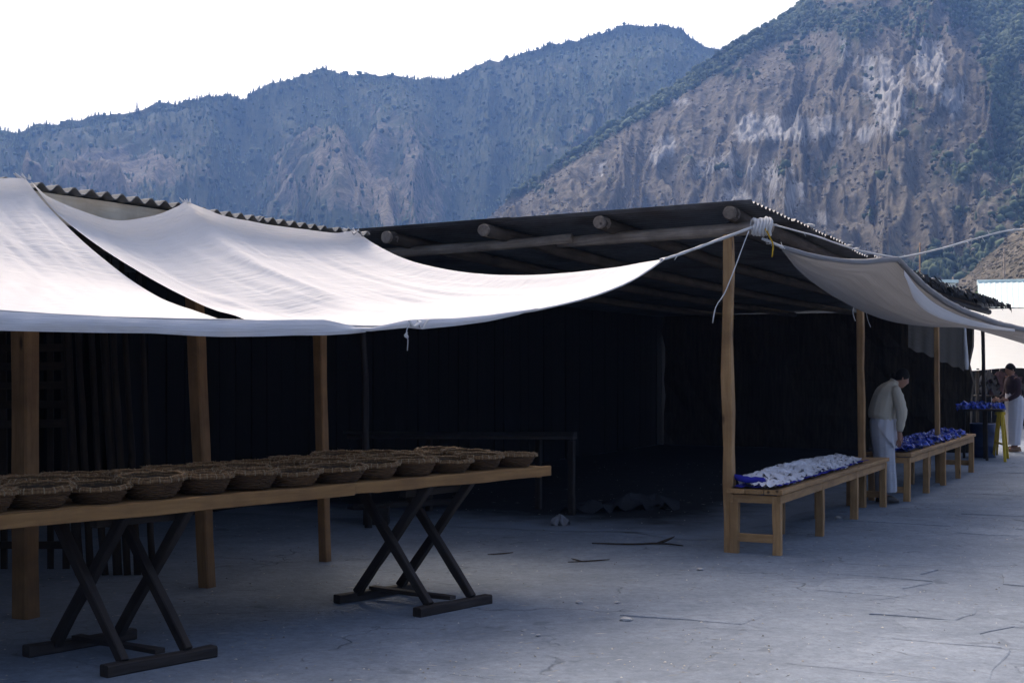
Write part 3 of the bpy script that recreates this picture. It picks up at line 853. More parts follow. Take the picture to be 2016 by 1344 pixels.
# ================================================================== AWNINGS
def awning(name, mat, left, right, top, bottom, nu, nv, label, group=None, wr=0.012, seed=0, sagn=0.0):
    """cloth stretched between four edge curves; rows run from top edge to bottom edge"""
    T = spline(top, nu); B = spline(bottom, nu); Lc = spline(left, nv); Rc = spline(right, nv)
    P = []; G = []
    for i in range(nu):
        s_ = i / (nu - 1); row = []; gr = []
        for j in range(nv):
            t = j / (nv - 1)
            p = T[i] * (1 - t) + B[i] * t + Lc[j] * (1 - s_) + Rc[j] * s_ - (T[0] * (1 - s_) * (1 - t) + T[-1] * s_ * (1 - t) + B[0] * (1 - s_) * t + B[-1] * s_ * t)
            row.append(p); gr.append((s_ * 4.0, t * 2.4, 0))
        P.append(row); G.append(gr)
    # soft folds
    X = np.array([[i / (nu - 1) for j in range(nv)] for i in range(nu)]); Y = np.array([[j / (nv - 1) for j in range(nv)] for i in range(nu)])
    env = np.minimum(1, 8 * np.minimum(X, 1 - X)) * np.minimum(1, 6 * np.minimum(Y, 1 - Y))
    D = ((fbm(X * 9 + Y * 3, Y * 1.6 + X, seed, 3) - .5) * 2 * wr + (fbm(X * 26 - Y * 5, Y * 3, seed + 9, 3) - .5) * wr) * (0.25 + 0.75 * env)
    nrm = (T[nu // 2] - B[nu // 2]).cross(T[-1] - T[0]).normalized()
    for i in range(nu):
        for j in range(nv):
            P[i][j] = P[i][j] + nrm * float(D[i, j]) - Z * sagn * 4 * (i / (nu - 1)) * (1 - i / (nu - 1)) * (j / (nv - 1)) * (1 - j / (nv - 1))
    return P, G
def rope_y(x):    # plan distance of the front line that carries the awnings
    q = (x - CX) / F_PX
    k_ = (1.95 - q * 12.7) / (0.598 - q * 0.8015)
    return 12.7 - 0.8015 * k_
def eave_d(x):
    q = (x - CX) / F_PX; o = W(0, EAVE_N + 0.03)
    return (o.y - CU / SU * o.x) / (1 - CU / SU * q)
def R(x, y, dd=0.0): return at(x, y, rope_y(x) + dd)
def E(x, y, dd=0.0): return at(x, y, eave_d(x) + dd)

# awning nearest the camera, leftmost
aw1 = empty('awning', R(100, 630), label='white cotton awning at the left edge of the picture, peaked over the first post', cat='awning', group='white awnings over the baskets')
top = [E(-330, 372), E(-180, 352, -.05), E(-40, 352, -.05), E(20, 351, -.02), E(50, 351)]
right = [E(50, 351), at(92, 403, 8.96), at(180, 490, 8.9), at(300, 578, 8.82), R(442, 632)]
bottom = [R(-330, 590), R(-150, 604), R(0, 614), R(200, 624), R(442, 632)]
left = [E(-330, 372), R(-330, 590)]
P, G = awning('a', None, left, right, top, bottom, 90, 60, None, None, 0.02, 3)
m = MB(); m.grid(P, G); sh1 = m.build('canopy', 'cloth_white', aw1, True)
# hem of the same cloth folded over the line and hanging
def flap(xs, ytop, ybot, d_off=-0.015, nrows=7, seed=0):
    P = []; G = []
    for i, x in enumerate(np.linspace(xs[0], xs[-1], 90)):
        yt = float(np.interp(x, xs, ytop)); yb = float(np.interp(x, xs, ybot)); row = []; gr = []
        for j in range(nrows):
            t = j / (nrows - 1)
            wv = (float(fbm(np.array(x / 40. + t), np.array(t * 1.2), seed, 3)) - .5) * 0.06 * t
            row.append(R(x, yt + (yb - yt) * t, d_off - 0.02 * math.sin(math.pi * t) + wv)); gr.append((x / 150., t * .3, 0))
        P.append(row); G.append(gr)
    m = MB(); m.grid(P, G); return m
flap([-330, 0, 100, 200, 300, 380, 440, 520, 580, 640, 690, 720], [588, 613, 618, 623, 628, 630, 631, 630, 629, 629, 640, 652], [640, 651, 653, 655, 656, 661, 663, 662, 660, 660, 657, 654], -0.03, 7, 4).build('hanging_hem', 'cloth_hem', aw1, True)

# second awning: from the eave to the corner post
aw2 = empty('awning', R(800, 640), label='wide white cotton awning sagging from the left roof edge towards the corner post', cat='awning', group='white awnings over the baskets')
top = [E(60, 356), E(95, 386, -.03), E(150, 412, -.06), E(215, 432, -.09), E(260, 432, -.09), E(310, 422, -.07), E(348, 407, -.03), E(368, 398), E(400, 410, -.03), E(450, 426, -.04), E(530, 442, -.05), E(600, 451, -.05), E(655, 458, -.04), E(690, 454), E(702, 455)]
right = [E(702, 455), at(735, 478, 12.42), at(790, 506, 12.38), at(850, 524, 12.35), at(930, 537, 12.3), at(1020, 541, 12.25), at(1110, 537, 12.2), at(1200, 528, 12.12), at(1265, 517, 12.05), R(1308, 510)]
bottom = [R(490, 631), R(560, 633), R(640, 637), R(720, 646), R(800, 642), R(900, 634), R(1000, 619), R(1100, 600), R(1180, 578), R(1250, 548), R(1308, 510)]
left = [E(60, 356), at(110, 418, 8.99), at(190, 482, 8.97), at(290, 545, 8.94), at(390, 596, 8.92), R(490, 631)]
P, G = awning('b', None, left, right, top, bottom, 130, 70, None, None, 0.022, 8)
m = MB(); m.grid(P, G); m.build('canopy', 'cloth_white', aw2, True)
flap([640, 680, 730, 800, 830, 900, 960, 1020, 1060], [640, 643, 645, 630, 628, 626, 620, 612, 606], [644, 652, 652, 645, 648, 641, 633, 620, 607], -0.035, 5, 14).build('hanging_hem', 'cloth_hem', aw2, True)
# frayed ties on its hem
m = MB()
m.tube(spline([R(806, 632, -.05), R(800, 655, -.06), R(803, 668, -.05), R(802, 690, -.05)], 10), 0.004, 4)
m.tube(spline([R(801, 655, -.06), R(797, 661, -.08), R(803, 664, -.06), R(799, 657, -.05)], 8), 0.008, 4)
m.tube(spline([R(822, 630, -.05), R(830, 648, -.07), R(838, 636, -.06), R(846, 628, -.05)], 8), 0.007, 4)
m.tube(spline([R(806, 630, -.05), R(814, 643, -.07), R(828, 634, -.06)], 8), 0.012, 5)
m.build('frayed_tie', 'rope_white', aw2, True)
# stiff crumpled tips at the roof edge
m = MB()
for (x, y, d) in ((50, 351, eave_d(50)), (368, 398, eave_d(368)), (694, 453, eave_d(694))):
    for q in range(7):
        a = random.uniform(-1, 1); L = random.uniform(.015, .045)
        p = at(x + a * 10, y + 2, d)
        m.tube([p, p + Vector((a * .03 - .02, random.uniform(-.02, .02), L))], [0.010, 0.002], 4)
m.build('frayed_corner', 'rope_white', aw2)['kind'] = 'stuff'

# awning over the benches on the street side (underside in view)
aw3 = empty('awning', at(1765, 600, 15), label='grey sunshade cloth slung in front of the right shelter above the benches', cat='awning')
A0 = at(1540, 487, 12.45)
topc = [A0, at(1575, 497, 12.6), at(1620, 508, 12.8), at(1690, 516, 13.1), at(1740, 512, 13.35), at(1766, 510, 13.5), at(1788, 532, 14.0), at(1830, 572, 15.0), at(1885, 606, 16.4), at(1945, 630, 18), at(2000, 645, 19.3), at(2080, 662, 20.5)]
botc = [A0 - Z * .03, at(1580, 540, 13.4), at(1640, 583, 14.6), at(1700, 614, 15.8), at(1760, 634, 17.0), at(1830, 643, 18.2), at(1905, 646, 19.2), at(1950, 657, 20.0), at(2010, 675, 20.6), at(2080, 698, 21.2)]
T = spline(topc, 110); B = spline(botc, 110); P = []; G = []
for i in range(110):
    row = []; gr = []
    for j in range(34):
        t = j / 33; p = T[i].lerp(B[i], t)
        sag = 0.16 * math.sin(math.pi * t) * math.sin(math.pi * min(1, i / 80))
        wv = (float(fbm(np.array(t * 6 + i * .02), np.array(i / 40.), 33, 3)) - .5) * 0.09 * math.sin(math.pi * t)
        row.append(p - Z * (sag * .35 - wv)); gr.append((i * .05, t * 2, 0))
    P.append(row); G.append(gr)
m = MB(); m.grid(P, G); m.build('canopy', 'cloth_shaded', aw3, True)
# its upper edge rolled round the rope
m = MB(); m.tube(spline(topc, 60), [0.022 + 0.016 * min(1, i / 25) for i in range(60)], 7, True, .15); m.build('rolled_edge', 'cloth_shaded', aw3, True)
# fold of the same cloth, its lit top side put into a paler colour
fa = spline([at(1780, 532, 13.5), at(1812, 573, 14.2), at(1850, 603, 15.2), at(1905, 627, 16.6), at(1960, 641, 17.8), at(1998, 648, 18.6)], 40)
fb = spline([at(1781, 540, 13.5), at(1803, 594, 14.2), at(1845, 624, 15.2), at(1900, 639, 16.6), at(1958, 646, 17.8), at(1998, 649, 18.6)], 40)
P = [[fa[i].lerp(fb[i], j / 6) - Z * .03 * math.sin(math.pi * j / 6) for j in range(7)] for i in range(40)]
m = MB(); m.grid(P); m.build('lit_fold', 'cloth_lining', aw3, True)

# ------------------------------------------------------------------ ropes
def rope(name, pts, r, mat, label, n=24, fray=0):
    m = MB(); s_ = spline(pts, n); m.tube(s_, r, 5, True, .25)
    for q in range(fray):
        p = random.choice(s_); d = Vector((random.uniform(-1, 1), random.uniform(-.5, .5), random.uniform(-1, .6))).normalized() * random.uniform(.02, .07)
        m.tube([p, p + d], [r * .5, r * .2], 3)
    return m.thing(name, mat, label, 'rope', smooth=True)
rope('rope', [at(1482, 447, 12.36), at(1400, 478, 12.2), at(1330, 503, 12.05), R(1300, 512)], 0.013, 'rope_white', 'taut white rope from the corner post to the tip of the wide awning', 16, 8)
rope('rope', [R(1308, 510, -.01), R(1250, 549, -.02), R(1180, 579, -.02), R(1100, 601, -.02), R(1000, 620, -.02), R(900, 634, -.02), R(720, 642, -.005), R(490, 631, -.005), R(200, 624, -.005), R(-330, 590)], 0.008, 'rope_white', 'line carrying the lower edge of the two white awnings', 60)
rope('string', [at(1474, 455, 12.32), at(1455, 505, 12.3), at(1440, 545, 12.3), at(1425, 580, 12.3), at(1411, 600, 12.3), at(1406, 617, 12.3), at(1403, 636, 12.3)], 0.005, 'rope_white', 'loose white string dangling from the corner post in front of the dark shelter', 20)
rope('rope', [at(1520, 442, 12.35), at(1570, 455, 12.5), at(1612, 467, 12.7), at(1680, 490, 13.0), at(1740, 503, 13.35), at(1766, 507, 13.5)], 0.008, 'rope_white', 'thin rope along the roof edge from the corner post to the grey sunshade', 20, 10)
rope('rope', [at(1764, 508, 13.5), at(1800, 502, 13.6), at(1850, 490, 13.8), at(1920, 470, 14.1), at(1985, 454, 14.4), at(2060, 448, 14.8), at(2200, 420, 15.5)], 0.010, 'rope_white', 'frayed rope rising from the grey sunshade to the right edge of the picture', 30, 40)
rope('cord', [at(1507, 450, 12.3), at(1516, 468, 12.28), at(1522, 482, 12.28), at(1520, 506, 12.28)], 0.007, 'rope_yellow', 'short yellow cord hanging from the rag knot on the corner post', 12)
rope('string', [at(1500, 470, 12.35), at(1520, 478, 12.38), at(1545, 489, 12.45)], 0.012, 'rope_white', 'knotted white tie holding the tip of the grey sunshade', 10, 10)
rope('string', [at(1682, 598, 15.9), at(1679, 615, 15.9), at(1684, 632, 15.9)], 0.004, 'rope_white', 'short loose thread hanging left of the second street side post', 8)
rope('string', [at(1705, 610, 15.9), at(1708, 628, 15.9), at(1714, 644, 15.9)], 0.004, 'rope_white', 'short loose thread hanging right of the second street side post', 8)
# rag knot round the beam end
m = MB(); c0 = at(1499, 447, 12.38)
ax = (at(1520, 445, 12.34) - at(1478, 448, 12.42)).normalized()
for q in range(6):
    pts = []
    for i in range(15):
        a = i / 14 * 2 * math.pi * 1.2 + q
        pts.append(c0 + ax * (-.07 + q * .028 + .012 * math.sin(a * 2)) + (Z * math.cos(a) + Vector((0, -1, 0)) * math.sin(a)) * (0.068 + random.uniform(-.006, .008)))
    m.tube(pts, 0.016, 5, True, .3)
m.thing('rag_knot', 'rope_white', 'white rag bound round the log end on top of the corner post', 'rag', smooth=True)

# ================================================================== BASKET TABLE
TR, TL = at(1085, 917, 10.55), at(0, 1012, 7.23)
E1 = Vector((TR.x - TL.x, TR.y - TL.y, 0)).normalized(); E2 = Vector((E1.y, -E1.x, 0))    # along the table, towards the camera
TZ = 0.92; T0 = Vector((TR.x, TR.y, 0)); TD = 1.14; TLEN = 5.0
def tp(a, b, z): return T0 + E1 * a + E2 * b + Z * z          # a <= 0 from the right end, b <= 0 from the front edge
tb = empty('trestle_table', tp(-2.2, -.5, 0), label='long plank table on crossed trestles carrying rows of straw baskets', cat='table')
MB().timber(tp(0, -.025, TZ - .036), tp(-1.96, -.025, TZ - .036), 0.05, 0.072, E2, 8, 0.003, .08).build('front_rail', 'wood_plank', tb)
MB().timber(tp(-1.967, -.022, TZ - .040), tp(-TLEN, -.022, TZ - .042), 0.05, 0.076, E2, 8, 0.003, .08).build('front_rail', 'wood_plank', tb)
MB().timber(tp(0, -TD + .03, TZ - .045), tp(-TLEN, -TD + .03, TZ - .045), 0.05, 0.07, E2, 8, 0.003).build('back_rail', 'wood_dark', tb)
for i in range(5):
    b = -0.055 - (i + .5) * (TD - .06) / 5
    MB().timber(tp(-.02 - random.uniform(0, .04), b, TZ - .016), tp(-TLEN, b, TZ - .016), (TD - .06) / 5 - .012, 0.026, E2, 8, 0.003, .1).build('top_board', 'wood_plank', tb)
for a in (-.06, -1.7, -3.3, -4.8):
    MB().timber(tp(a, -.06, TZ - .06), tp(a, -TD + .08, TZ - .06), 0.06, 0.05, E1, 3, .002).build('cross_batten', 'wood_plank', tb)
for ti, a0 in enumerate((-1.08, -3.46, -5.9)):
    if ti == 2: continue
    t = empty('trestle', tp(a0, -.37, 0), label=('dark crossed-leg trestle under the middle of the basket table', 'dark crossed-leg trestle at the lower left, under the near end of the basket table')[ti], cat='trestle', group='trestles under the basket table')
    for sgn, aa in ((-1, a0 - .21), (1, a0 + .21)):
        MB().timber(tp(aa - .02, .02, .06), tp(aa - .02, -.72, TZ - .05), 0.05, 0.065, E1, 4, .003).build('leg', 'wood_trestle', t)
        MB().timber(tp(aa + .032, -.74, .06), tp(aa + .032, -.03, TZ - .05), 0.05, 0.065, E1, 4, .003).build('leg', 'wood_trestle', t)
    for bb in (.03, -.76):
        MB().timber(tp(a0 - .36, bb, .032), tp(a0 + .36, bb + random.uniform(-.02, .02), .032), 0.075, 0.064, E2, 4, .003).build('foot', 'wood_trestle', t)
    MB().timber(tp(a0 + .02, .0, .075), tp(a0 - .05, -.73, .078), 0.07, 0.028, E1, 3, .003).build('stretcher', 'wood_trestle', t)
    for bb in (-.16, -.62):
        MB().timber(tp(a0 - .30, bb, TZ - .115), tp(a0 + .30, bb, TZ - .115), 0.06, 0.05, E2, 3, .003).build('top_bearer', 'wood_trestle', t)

# ------------------------------------------------------------------ straw baskets
def basket_meshes(seed):
    rg = random.Random(seed)
    prof = [(0.118, .012), (.126, .024), (.133, .037), (.140, .050), (.146, .063), (.152, .076), (.157, .089), (.162, .102)]
    wl = MB(); ns = 28
    for q, (r, z) in enumerate(prof):
        pts = []
        for i in range(ns + 1):
            a = 2 * math.pi * i / ns
            rr = r + (0.005 if (i + q) % 2 else -0.004) + rg.uniform(-.0015, .0015)
            pts.append(Vector((rr * math.cos(a), rr * math.sin(a), z + rg.uniform(-.002, .002))))
        wl.tube(pts, 0.0078, 4, False)
    stk = MB()
    for i in range(16):
        a = 2 * math.pi * (i + .5) / 16
        stk.tube([Vector((.112 * math.cos(a), .112 * math.sin(a), .006)), Vector((.166 * math.cos(a), .166 * math.sin(a), .114))], 0.005, 4, False)
    rim = MB(); pts = []
    for i in range(45):
        a = 2 * math.pi * i / 44
        pts.append(Vector(((.172 + .004 * math.sin(i * 2.1)) * math.cos(a), (.172 + .004 * math.sin(i * 2.1)) * math.sin(a), .118 + .004 * math.sin(i * 1.3 + seed))))
    rim.tube(pts, 0.0135, 6, False, .12)
    pts = [p * 1.0 + Z * .016 for p in pts]; rim.tube([Vector((p.x * .97, p.y * .97, p.z)) for p in pts], 0.010, 5, False, .2)
    for i in range(90):           # loose straw ends
        a = rg.uniform(0, 6.283); p = Vector((.172 * math.cos(a), .172 * math.sin(a), .128))
        d = Vector((math.cos(a + rg.uniform(-1.2, 1.2)), math.sin(a + rg.uniform(-1.2, 1.2)), rg.uniform(.0, .9))) * rg.uniform(.012, .032)
        rim.tube([p, p + d], [0.0022, 0.001], 3, False)
    bnd = MB()
    for i in range(22):
        a = 2 * math.pi * (i + rg.uniform(-.2, .2)) / 22; c = Vector((.172 * math.cos(a), .172 * math.sin(a), .120)); o = Vector((math.cos(a), math.sin(a), 0))
        bnd.tube([c + o * .017 - Z * .012, c + o * .019 + Z * .006, c + o * .004 + Z * .024, c - o * .012 + Z * .016], 0.0036, 4)
    ins = MB(); P = []  # inner cone added so light does not leak through the weave
    for (r, z) in [(0.0, .008), (.06, .008), (.112, .010)] + [(r - .008, z) for r, z in prof] + [(.162, .118)]:
        P.append([Vector((r * math.cos(2 * math.pi * i / 24), r * math.sin(2 * math.pi * i / 24), z)) for i in range(24)])
    ins.grid(P, wrap=True)
    base = MB(); base.grid([[Vector((r * math.cos(2 * math.pi * i / 24), r * math.sin(2 * math.pi * i / 24), z)) for i in range(24)] for r, z in ((0, .001), (.114, .001), (.12, .012))], wrap=True)
    return [('woven_wall', wl.mesh('woven_wall', 'straw', smooth=True)), ('stakes', stk.mesh('stakes', 'straw')), ('rim', rim.mesh('rim', 'straw_rim', smooth=True)),
            ('binding', bnd.mesh('binding', 'straw_pale')), ('lining', ins.mesh('lining', 'straw_inside')), ('base', base.mesh('base', 'straw'))]
BK = [basket_meshes(s_) for s_ in (1, 2, 3)]
for row in range(3):
    cnt = 0
    for i in range(13):
        a = -0.20 - i * 0.352 - (0, .14, .05)[row] + random.uniform(-.012, .012); b = -0.205 - row * 0.35 + random.uniform(-.015, .015)
        p = tp(a, b, TZ - .002); xi = CX + F_PX * p.x / p.y
        if xi < -70: continue
        nm = ('front', 'middle', 'back')[row]
        r = bpy.data.objects.new('straw_basket', None); COL.objects.link(r); r.empty_display_size = .1
        r.location = p; r.rotation_euler = (random.uniform(-.035, .035), random.uniform(-.035, .035), random.uniform(0, 6.28))
        s_ = random.uniform(.96, 1.13); r.scale = (s_, s_ * random.uniform(.90, 1.06), s_ * random.uniform(.66, .86))
        tag(r, '%s row straw basket, %s from the right end of the plank table' % (nm, ORD[cnt]), 'basket', 'straw baskets on the plank table')
        for pn, me in BK[(i + row) % 3]:
            o = bpy.data.objects.new(pn, me); COL.objects.link(o); o.parent = r
            if pn in ('binding', 'stakes', 'rim', 'woven_wall'): o['kind'] = 'stuff'
        cnt += 1

# ================================================================== BENCHES AND WARES
def bench(name, label, pa, pb, width, hgt, nlegs, lean=0.0, gap_mid=True):
    """pa, pb: near and far front corner on the ground"""
    d = (pb - pa); L = d.length; d.normalize(); s_ = Vector((d.y, -d.x, 0))      # s_ points to the street (front)
    r = empty(name, pa.lerp(pb, .5) - s_ * width / 2, label=label, cat='bench', group='low wooden benches in front of the right shelter')
    q = lambda a, b, z: pa + d * a - s_ * b + Z * z
    lw = 0.075
    for i in range(nlegs):
        a = lw / 2 + (L - lw) * i / (nlegs - 1)
        for b in (lw / 2, width - lw / 2):
            MB().timber(q(a, b, -.005), q(a + random.uniform(-.01, .01), b, hgt - .06), lw, lw * .95, s_, 3, .003, .07).build('leg', 'wood_bench', r)
    half = L * .48
    for (a0, a1) in ((0.0, half), (half + .004, L)):
        MB().timber(q(a0, .018, hgt - .088), q(a1, .018, hgt - .088), .03, .075, s_, 4, .002, .07).build('apron', 'wood_bench', r)
    MB().timber(q(0, width - .018, hgt - .088), q(L, width - .018, hgt - .088), .03, .075, s_, 4, .002).build('apron', 'wood_bench', r)
    for a in (.02, L - .02):
        MB().timber(q(a, .04, hgt - .09), q(a, width - .04, hgt - .09), .032, .07, d, 2, .001).build('end_rail', 'wood_bench', r)
        MB().timber(q(a + .015, .07, .14), q(a + .015, width - .07, .14), .03, .075, d, 2, .001).build('stretcher', 'wood_bench', r)
    nb = 3; bw = (width + .05) / nb
    for k_ in range(nb):
        b = -.025 + bw * (k_ + .5)
        MB().timber(q(-.025, b, hgt - .022), q(L + .025, b, hgt - .022), bw - .006, .04, s_, 5, .002, .1).build('seat_board', 'wood_bench', r)
    return q, L, d, s_
A1 = gnd(1537, 1094); A2 = gnd(1746, 997)
q1, L1, d1, s1 = bench('bench', 'near wooden bench beside the corner post, laid with white wares on a blue cloth', A1, A2, 0.46, 0.575, 4)
B1 = gnd(1791, 988); B2 = gnd(1918, 929)
q2, L2, d2, s2 = bench('bench', 'far wooden bench beyond the standing person, laid with shiny blue wares', B1, B2, 0.50, 0.59, 5)

def crumpled(seed, r, h, n=10, rings=5, fold=3):
    """a loosely gathered piece of cloth: ruffled disc, higher in the middle"""
    rg = random.Random(seed); P = []; G = []
    ph = [rg.uniform(0, 6.28) for _ in range(4)]
    for i in range(rings + 1):
        t = i / rings; row = []; gr = []
        for j in range(n * 2):
            a = math.pi * j / n
            rr = r * t * (1 + .16 * math.sin(fold * a + ph[0]) + .10 * math.sin(5 * a + ph[1]))
            z = h * (1 - t ** 1.5) * (.75 + .25 * math.sin(2 * a + ph[2])) + .42 * h * t * math.sin((fold + 4) * a + ph[3] + 3 * t) + .05 * h * rg.uniform(-1, 1)
            row.append(Vector((rr * math.cos(a), rr * math.sin(a) * .82, max(.002, z + .2 * h)))); gr.append((rr * math.cos(a) * 4, rr * math.sin(a) * 4, 0))
        P.append(row); G.append(gr)
    m = MB(); m.grid(P, G, wrap=True); return m
WARE = [crumpled(40 + i, .105, .055, n=14, rings=7, fold=3 + i % 3).mesh('white_ware', 'cloth_ware', smooth=True) for i in range(5)]
BLUE = [crumpled(60 + i, .10, .07, n=7, rings=4, fold=2 + i % 3).mesh('blue_ware', 'blue_plastic', smooth=False) for i in range(5)]
rw = random.Random(21)
def sheet(q, a0, a1, b0, b1, z, mat, name, label, seed, amp=.02):
    P = []; G = []; na, nb = 60, 14
    for i in range(na):
        row = []; gr = []
        for j in range(nb):
            a = a0 + (a1 - a0) * i / (na - 1); b = b0 + (b1 - b0) * j / (nb - 1)
            e = .03 * (float(fbm(np.array(a * 4.), np.array(j * .1), seed, 3)) - .5) * (1 if j in (0, nb - 1) else .5)
            zz = z + amp * float(fbm(np.array(a * 9.), np.array(b * 14.), seed + 1, 3)) + (.02 if j in (0, 1) else 0) * float(fbm(np.array(a * 16.), np.array(b), seed + 2, 2))
            row.append(q(a, b + e, zz)); gr.append((a, b, 0))
        P.append(row); G.append(gr)
    m = MB(); m.grid(P, G); return m.thing(name, mat, label, 'cloth', smooth=True)
ZB1 = .575
sheet(q1, -.01, 3.75, .02, .45, ZB1 + .002, 'cloth_blue', 'blue_cloth', 'dark blue cloth spread under the white wares on the near bench', 71, .03)
rolls = MB(); 
for (a, b0, b1) in ((.02, .20, .50), ):
    rolls.tube(spline([q1(.10, .46, ZB1 + .10), q1(.06, .34, ZB1 + .075), q1(.10, .22, ZB1 + .07), q1(.06, .16, ZB1 + .06)], 10), [.02, .028, .03, .026, .03, .028, .03, .028, .032, .02], 7, True, .2)
rolls.thing('blue_cloth', 'cloth_blue', 'rolled blue cloth at the near end of the bench beside the corner post', 'cloth', smooth=True)
i = 0; a = .12
while a < 3.55:
    for jb, b in enumerate((.145, .23, .315, .40)):
        if a < .30 and jb > 2: continue
        o = bpy.data.objects.new('white_ware', WARE[i % 5]); COL.objects.link(o)
        t = a / 3.55
        lift = (0.006, .022, .034, .026)[jb] * (0.6 + .9 * math.sin(math.pi * min(1, t * .9 + .1)))
        p = q1(a + rw.uniform(-.05, .05), b + rw.uniform(-.02, .02), ZB1 + .012 + lift)
        o.location = p; o.rotation_euler = (rw.uniform(-.2, .2), rw.uniform(-.2, .2), rw.uniform(0, 6.28)); s_ = rw.uniform(.75, 1.12); o.scale = (s_, s_, s_ * rw.uniform(.6, 1.05))
        tag(o, 'crumpled white ware heaped on the blue cloth of the near bench', 'ware', 'white wares on the near bench'); i += 1
    a += .098
ZB2 = .59
sheet(q2, .05, L2 - .35, .02, .52, ZB2 + .002, 'blue_tarp', 'blue_sheet', 'blue plastic sheet spread on the far bench', 81, .03)
i = 0; a = .16
while a < L2 - .45:
    for jb, b in enumerate((.12, .25, .38)):
        if rw.random() < .12: continue
        o = bpy.data.objects.new('blue_ware', BLUE[i % 5]); COL.objects.link(o)
        o.location = q2(a + rw.uniform(-.05, .05), b + rw.uniform(-.02, .02), ZB2 + .012 + (.0, .015, .02)[jb]); o.rotation_euler = (rw.uniform(-.3, .3), rw.uniform(-.3, .3), rw.uniform(0, 6.28)); s_ = rw.uniform(.8, 1.15); o.scale = (s_, s_, s_)
        tag(o, 'shiny blue packet heaped on the far bench', 'packet', 'blue packets on the far bench'); i += 1
    a += .13
# grey folded sacking at the inner near end of the far bench
m = crumpled(91, .30, .06, fold=3); 
for v in m.v: v.x *= 1.6
m.v = [q2(.55, .42, ZB2 + .012) + d2 * v.x - s2 * v.y * .5 + Z * v.z for v in m.v]
m.thing('grey_cloth', 'cloth_sack', 'folded grey cloth behind the blue packets on the far bench', 'cloth', smooth=True)

# ================================================================== THINGS INSIDE THE SHELTERS
# lattice screen at the far left
ls_o = at(60, 1000, 11.6); lat = empty('lattice_screen', Vector((ls_o.x, ls_o.y, 0)), label='dark wooden lattice screen behind the first post at the far left', cat='screen')
lq = lambda x, z, d=11.6: Vector(((x - CX) / F_PX * d, d, z))
for i in range(9):
    z = 2.42 - i * .155
    MB().timber(lq(-120, z), lq(135, z + .01), .03, .062, (0, 1, 0), 3, .003).build('slat', 'wood_pole', lat)
for x in (-90, -25, 8, 100, 130):
    MB().timber(lq(x, 0, 11.64), lq(x - 2, 2.5, 11.64), .03, .05, (0, 1, 0), 3, .003).build('upright', 'wood_pole', lat)
MB().timber(lq(-120, .20), lq(150, .20), .03, .06, (0, 1, 0), 3, .003).build('slat', 'wood_pole', lat)
# long poles leaning in a row beside it
for i, (x0, x1, r) in enumerate(((124, 146, .038), (146, 168, .03), (170, 196, .028), (194, 222, .036), (214, 240, .03), (238, 262, .028), (271, 291, .026))):
    base = lq(x1 + 10, 0, 11.3); topp = lq(x0, 2.62, 11.75)
    mp = [base.lerp(topp, t) + Vector((random.uniform(-.006, .006), 0, 0)) for t in np.linspace(0, 1, 9)]
    mm = MB().tube(mp, [r * (1.05 - .2 * t) for t in np.linspace(0, 1, 9)], 7, True, .06)
    mm.thing('leaning_pole', 'wood_pole', 'dark pole leaning upright, %s from the left in the row beside the lattice screen' % ORD[i], 'pole', 'poles leaning beside the lattice', smooth=True)
# low table inside the dark shelter, pale cloth on one end
it = empty('inner_table', at(900, 960, 16.5) * Vector((1, 1, 0)), label='dark table standing deep inside the shelter behind the baskets', cat='table')
iq = lambda x, d, z: Vector(((x - CX) / F_PX * d, d, z))
for k_ in range(4):
    MB().timber(iq(690, 16.3 + k_ * .24, .83), iq(1132, 15.6 + k_ * .24, .86), .22, .035, (0, 1, 0), 4, .003).build('top_board', 'wood_dark', it)
for x, d in ((1125, 15.66), (1060, 16.3), (716, 16.3), (845, 16.1)):
    MB().timber(iq(x, d, 0), iq(x, d, .82), .07, .07, N, 3, .003).build('leg', 'wood_dark', it)
m = MB(); P = []
for i in range(30):
    P.append([iq(675 + 160 * i / 29., 16.25 + j * .07, .855 + .02 * float(fbm(np.array(i * .3), np.array(j * .4), 5, 3))) for j in range(10)])
m.grid(P); m.thing('pale_cloth', 'cloth_curtain', 'pale cloth spread on the left end of the inner table', 'cloth', smooth=True)
# sacks and litter on the floor at the back
for i, (x, y, sx, sy, h) in enumerate(((1165, 1008, .34, .2, .13), (1240, 1004, .36, .22, .17), (1290, 1002, .30, .2, .15))):
    p = gnd(x, y); m = crumpled(200 + i, 1.0, 1.0, fold=3); m.v = [p + Vector((v.x * sx, v.y * sy, v.z * h)) for v in m.v]
    m.thing('sack', 'cloth_sack', ('flattened grey sack, leftmost of the three lying in the shelter', 'largest grey sack, middle of the three lying in the shelter', 'rumpled grey sack, rightmost of the three lying in the shelter')[i], 'sack', 'sacks on the shelter floor', smooth=True)
p = gnd(1102, 1034); m = crumpled(301, .10, .10, fold=3); m.v = [p + v for v in m.v]
m.thing('crumpled_paper', 'paper', 'crumpled pale paper on the ground at the edge of the shelter', 'litter')
p = gnd(735, 1034); m = MB()
m.box(p + Vector((.02, .15, .09)), Vector((.13, 0, 0)), Vector((0, .1, 0)), Vector((0, 0, .09)))
m.thing('crate', 'wood_dark', 'small dark crate on the floor behind the trestle', 'crate')
# planks behind the trestle
m = MB().timber(gnd(690, 1028) + Z * .16, gnd(900, 1015) + Z * .16, .16, .05, (0, 1, 0), 5, .006); m.thing('floor_plank', 'wood_dark', 'dark plank lying across the shelter floor behind the trestle', 'plank')
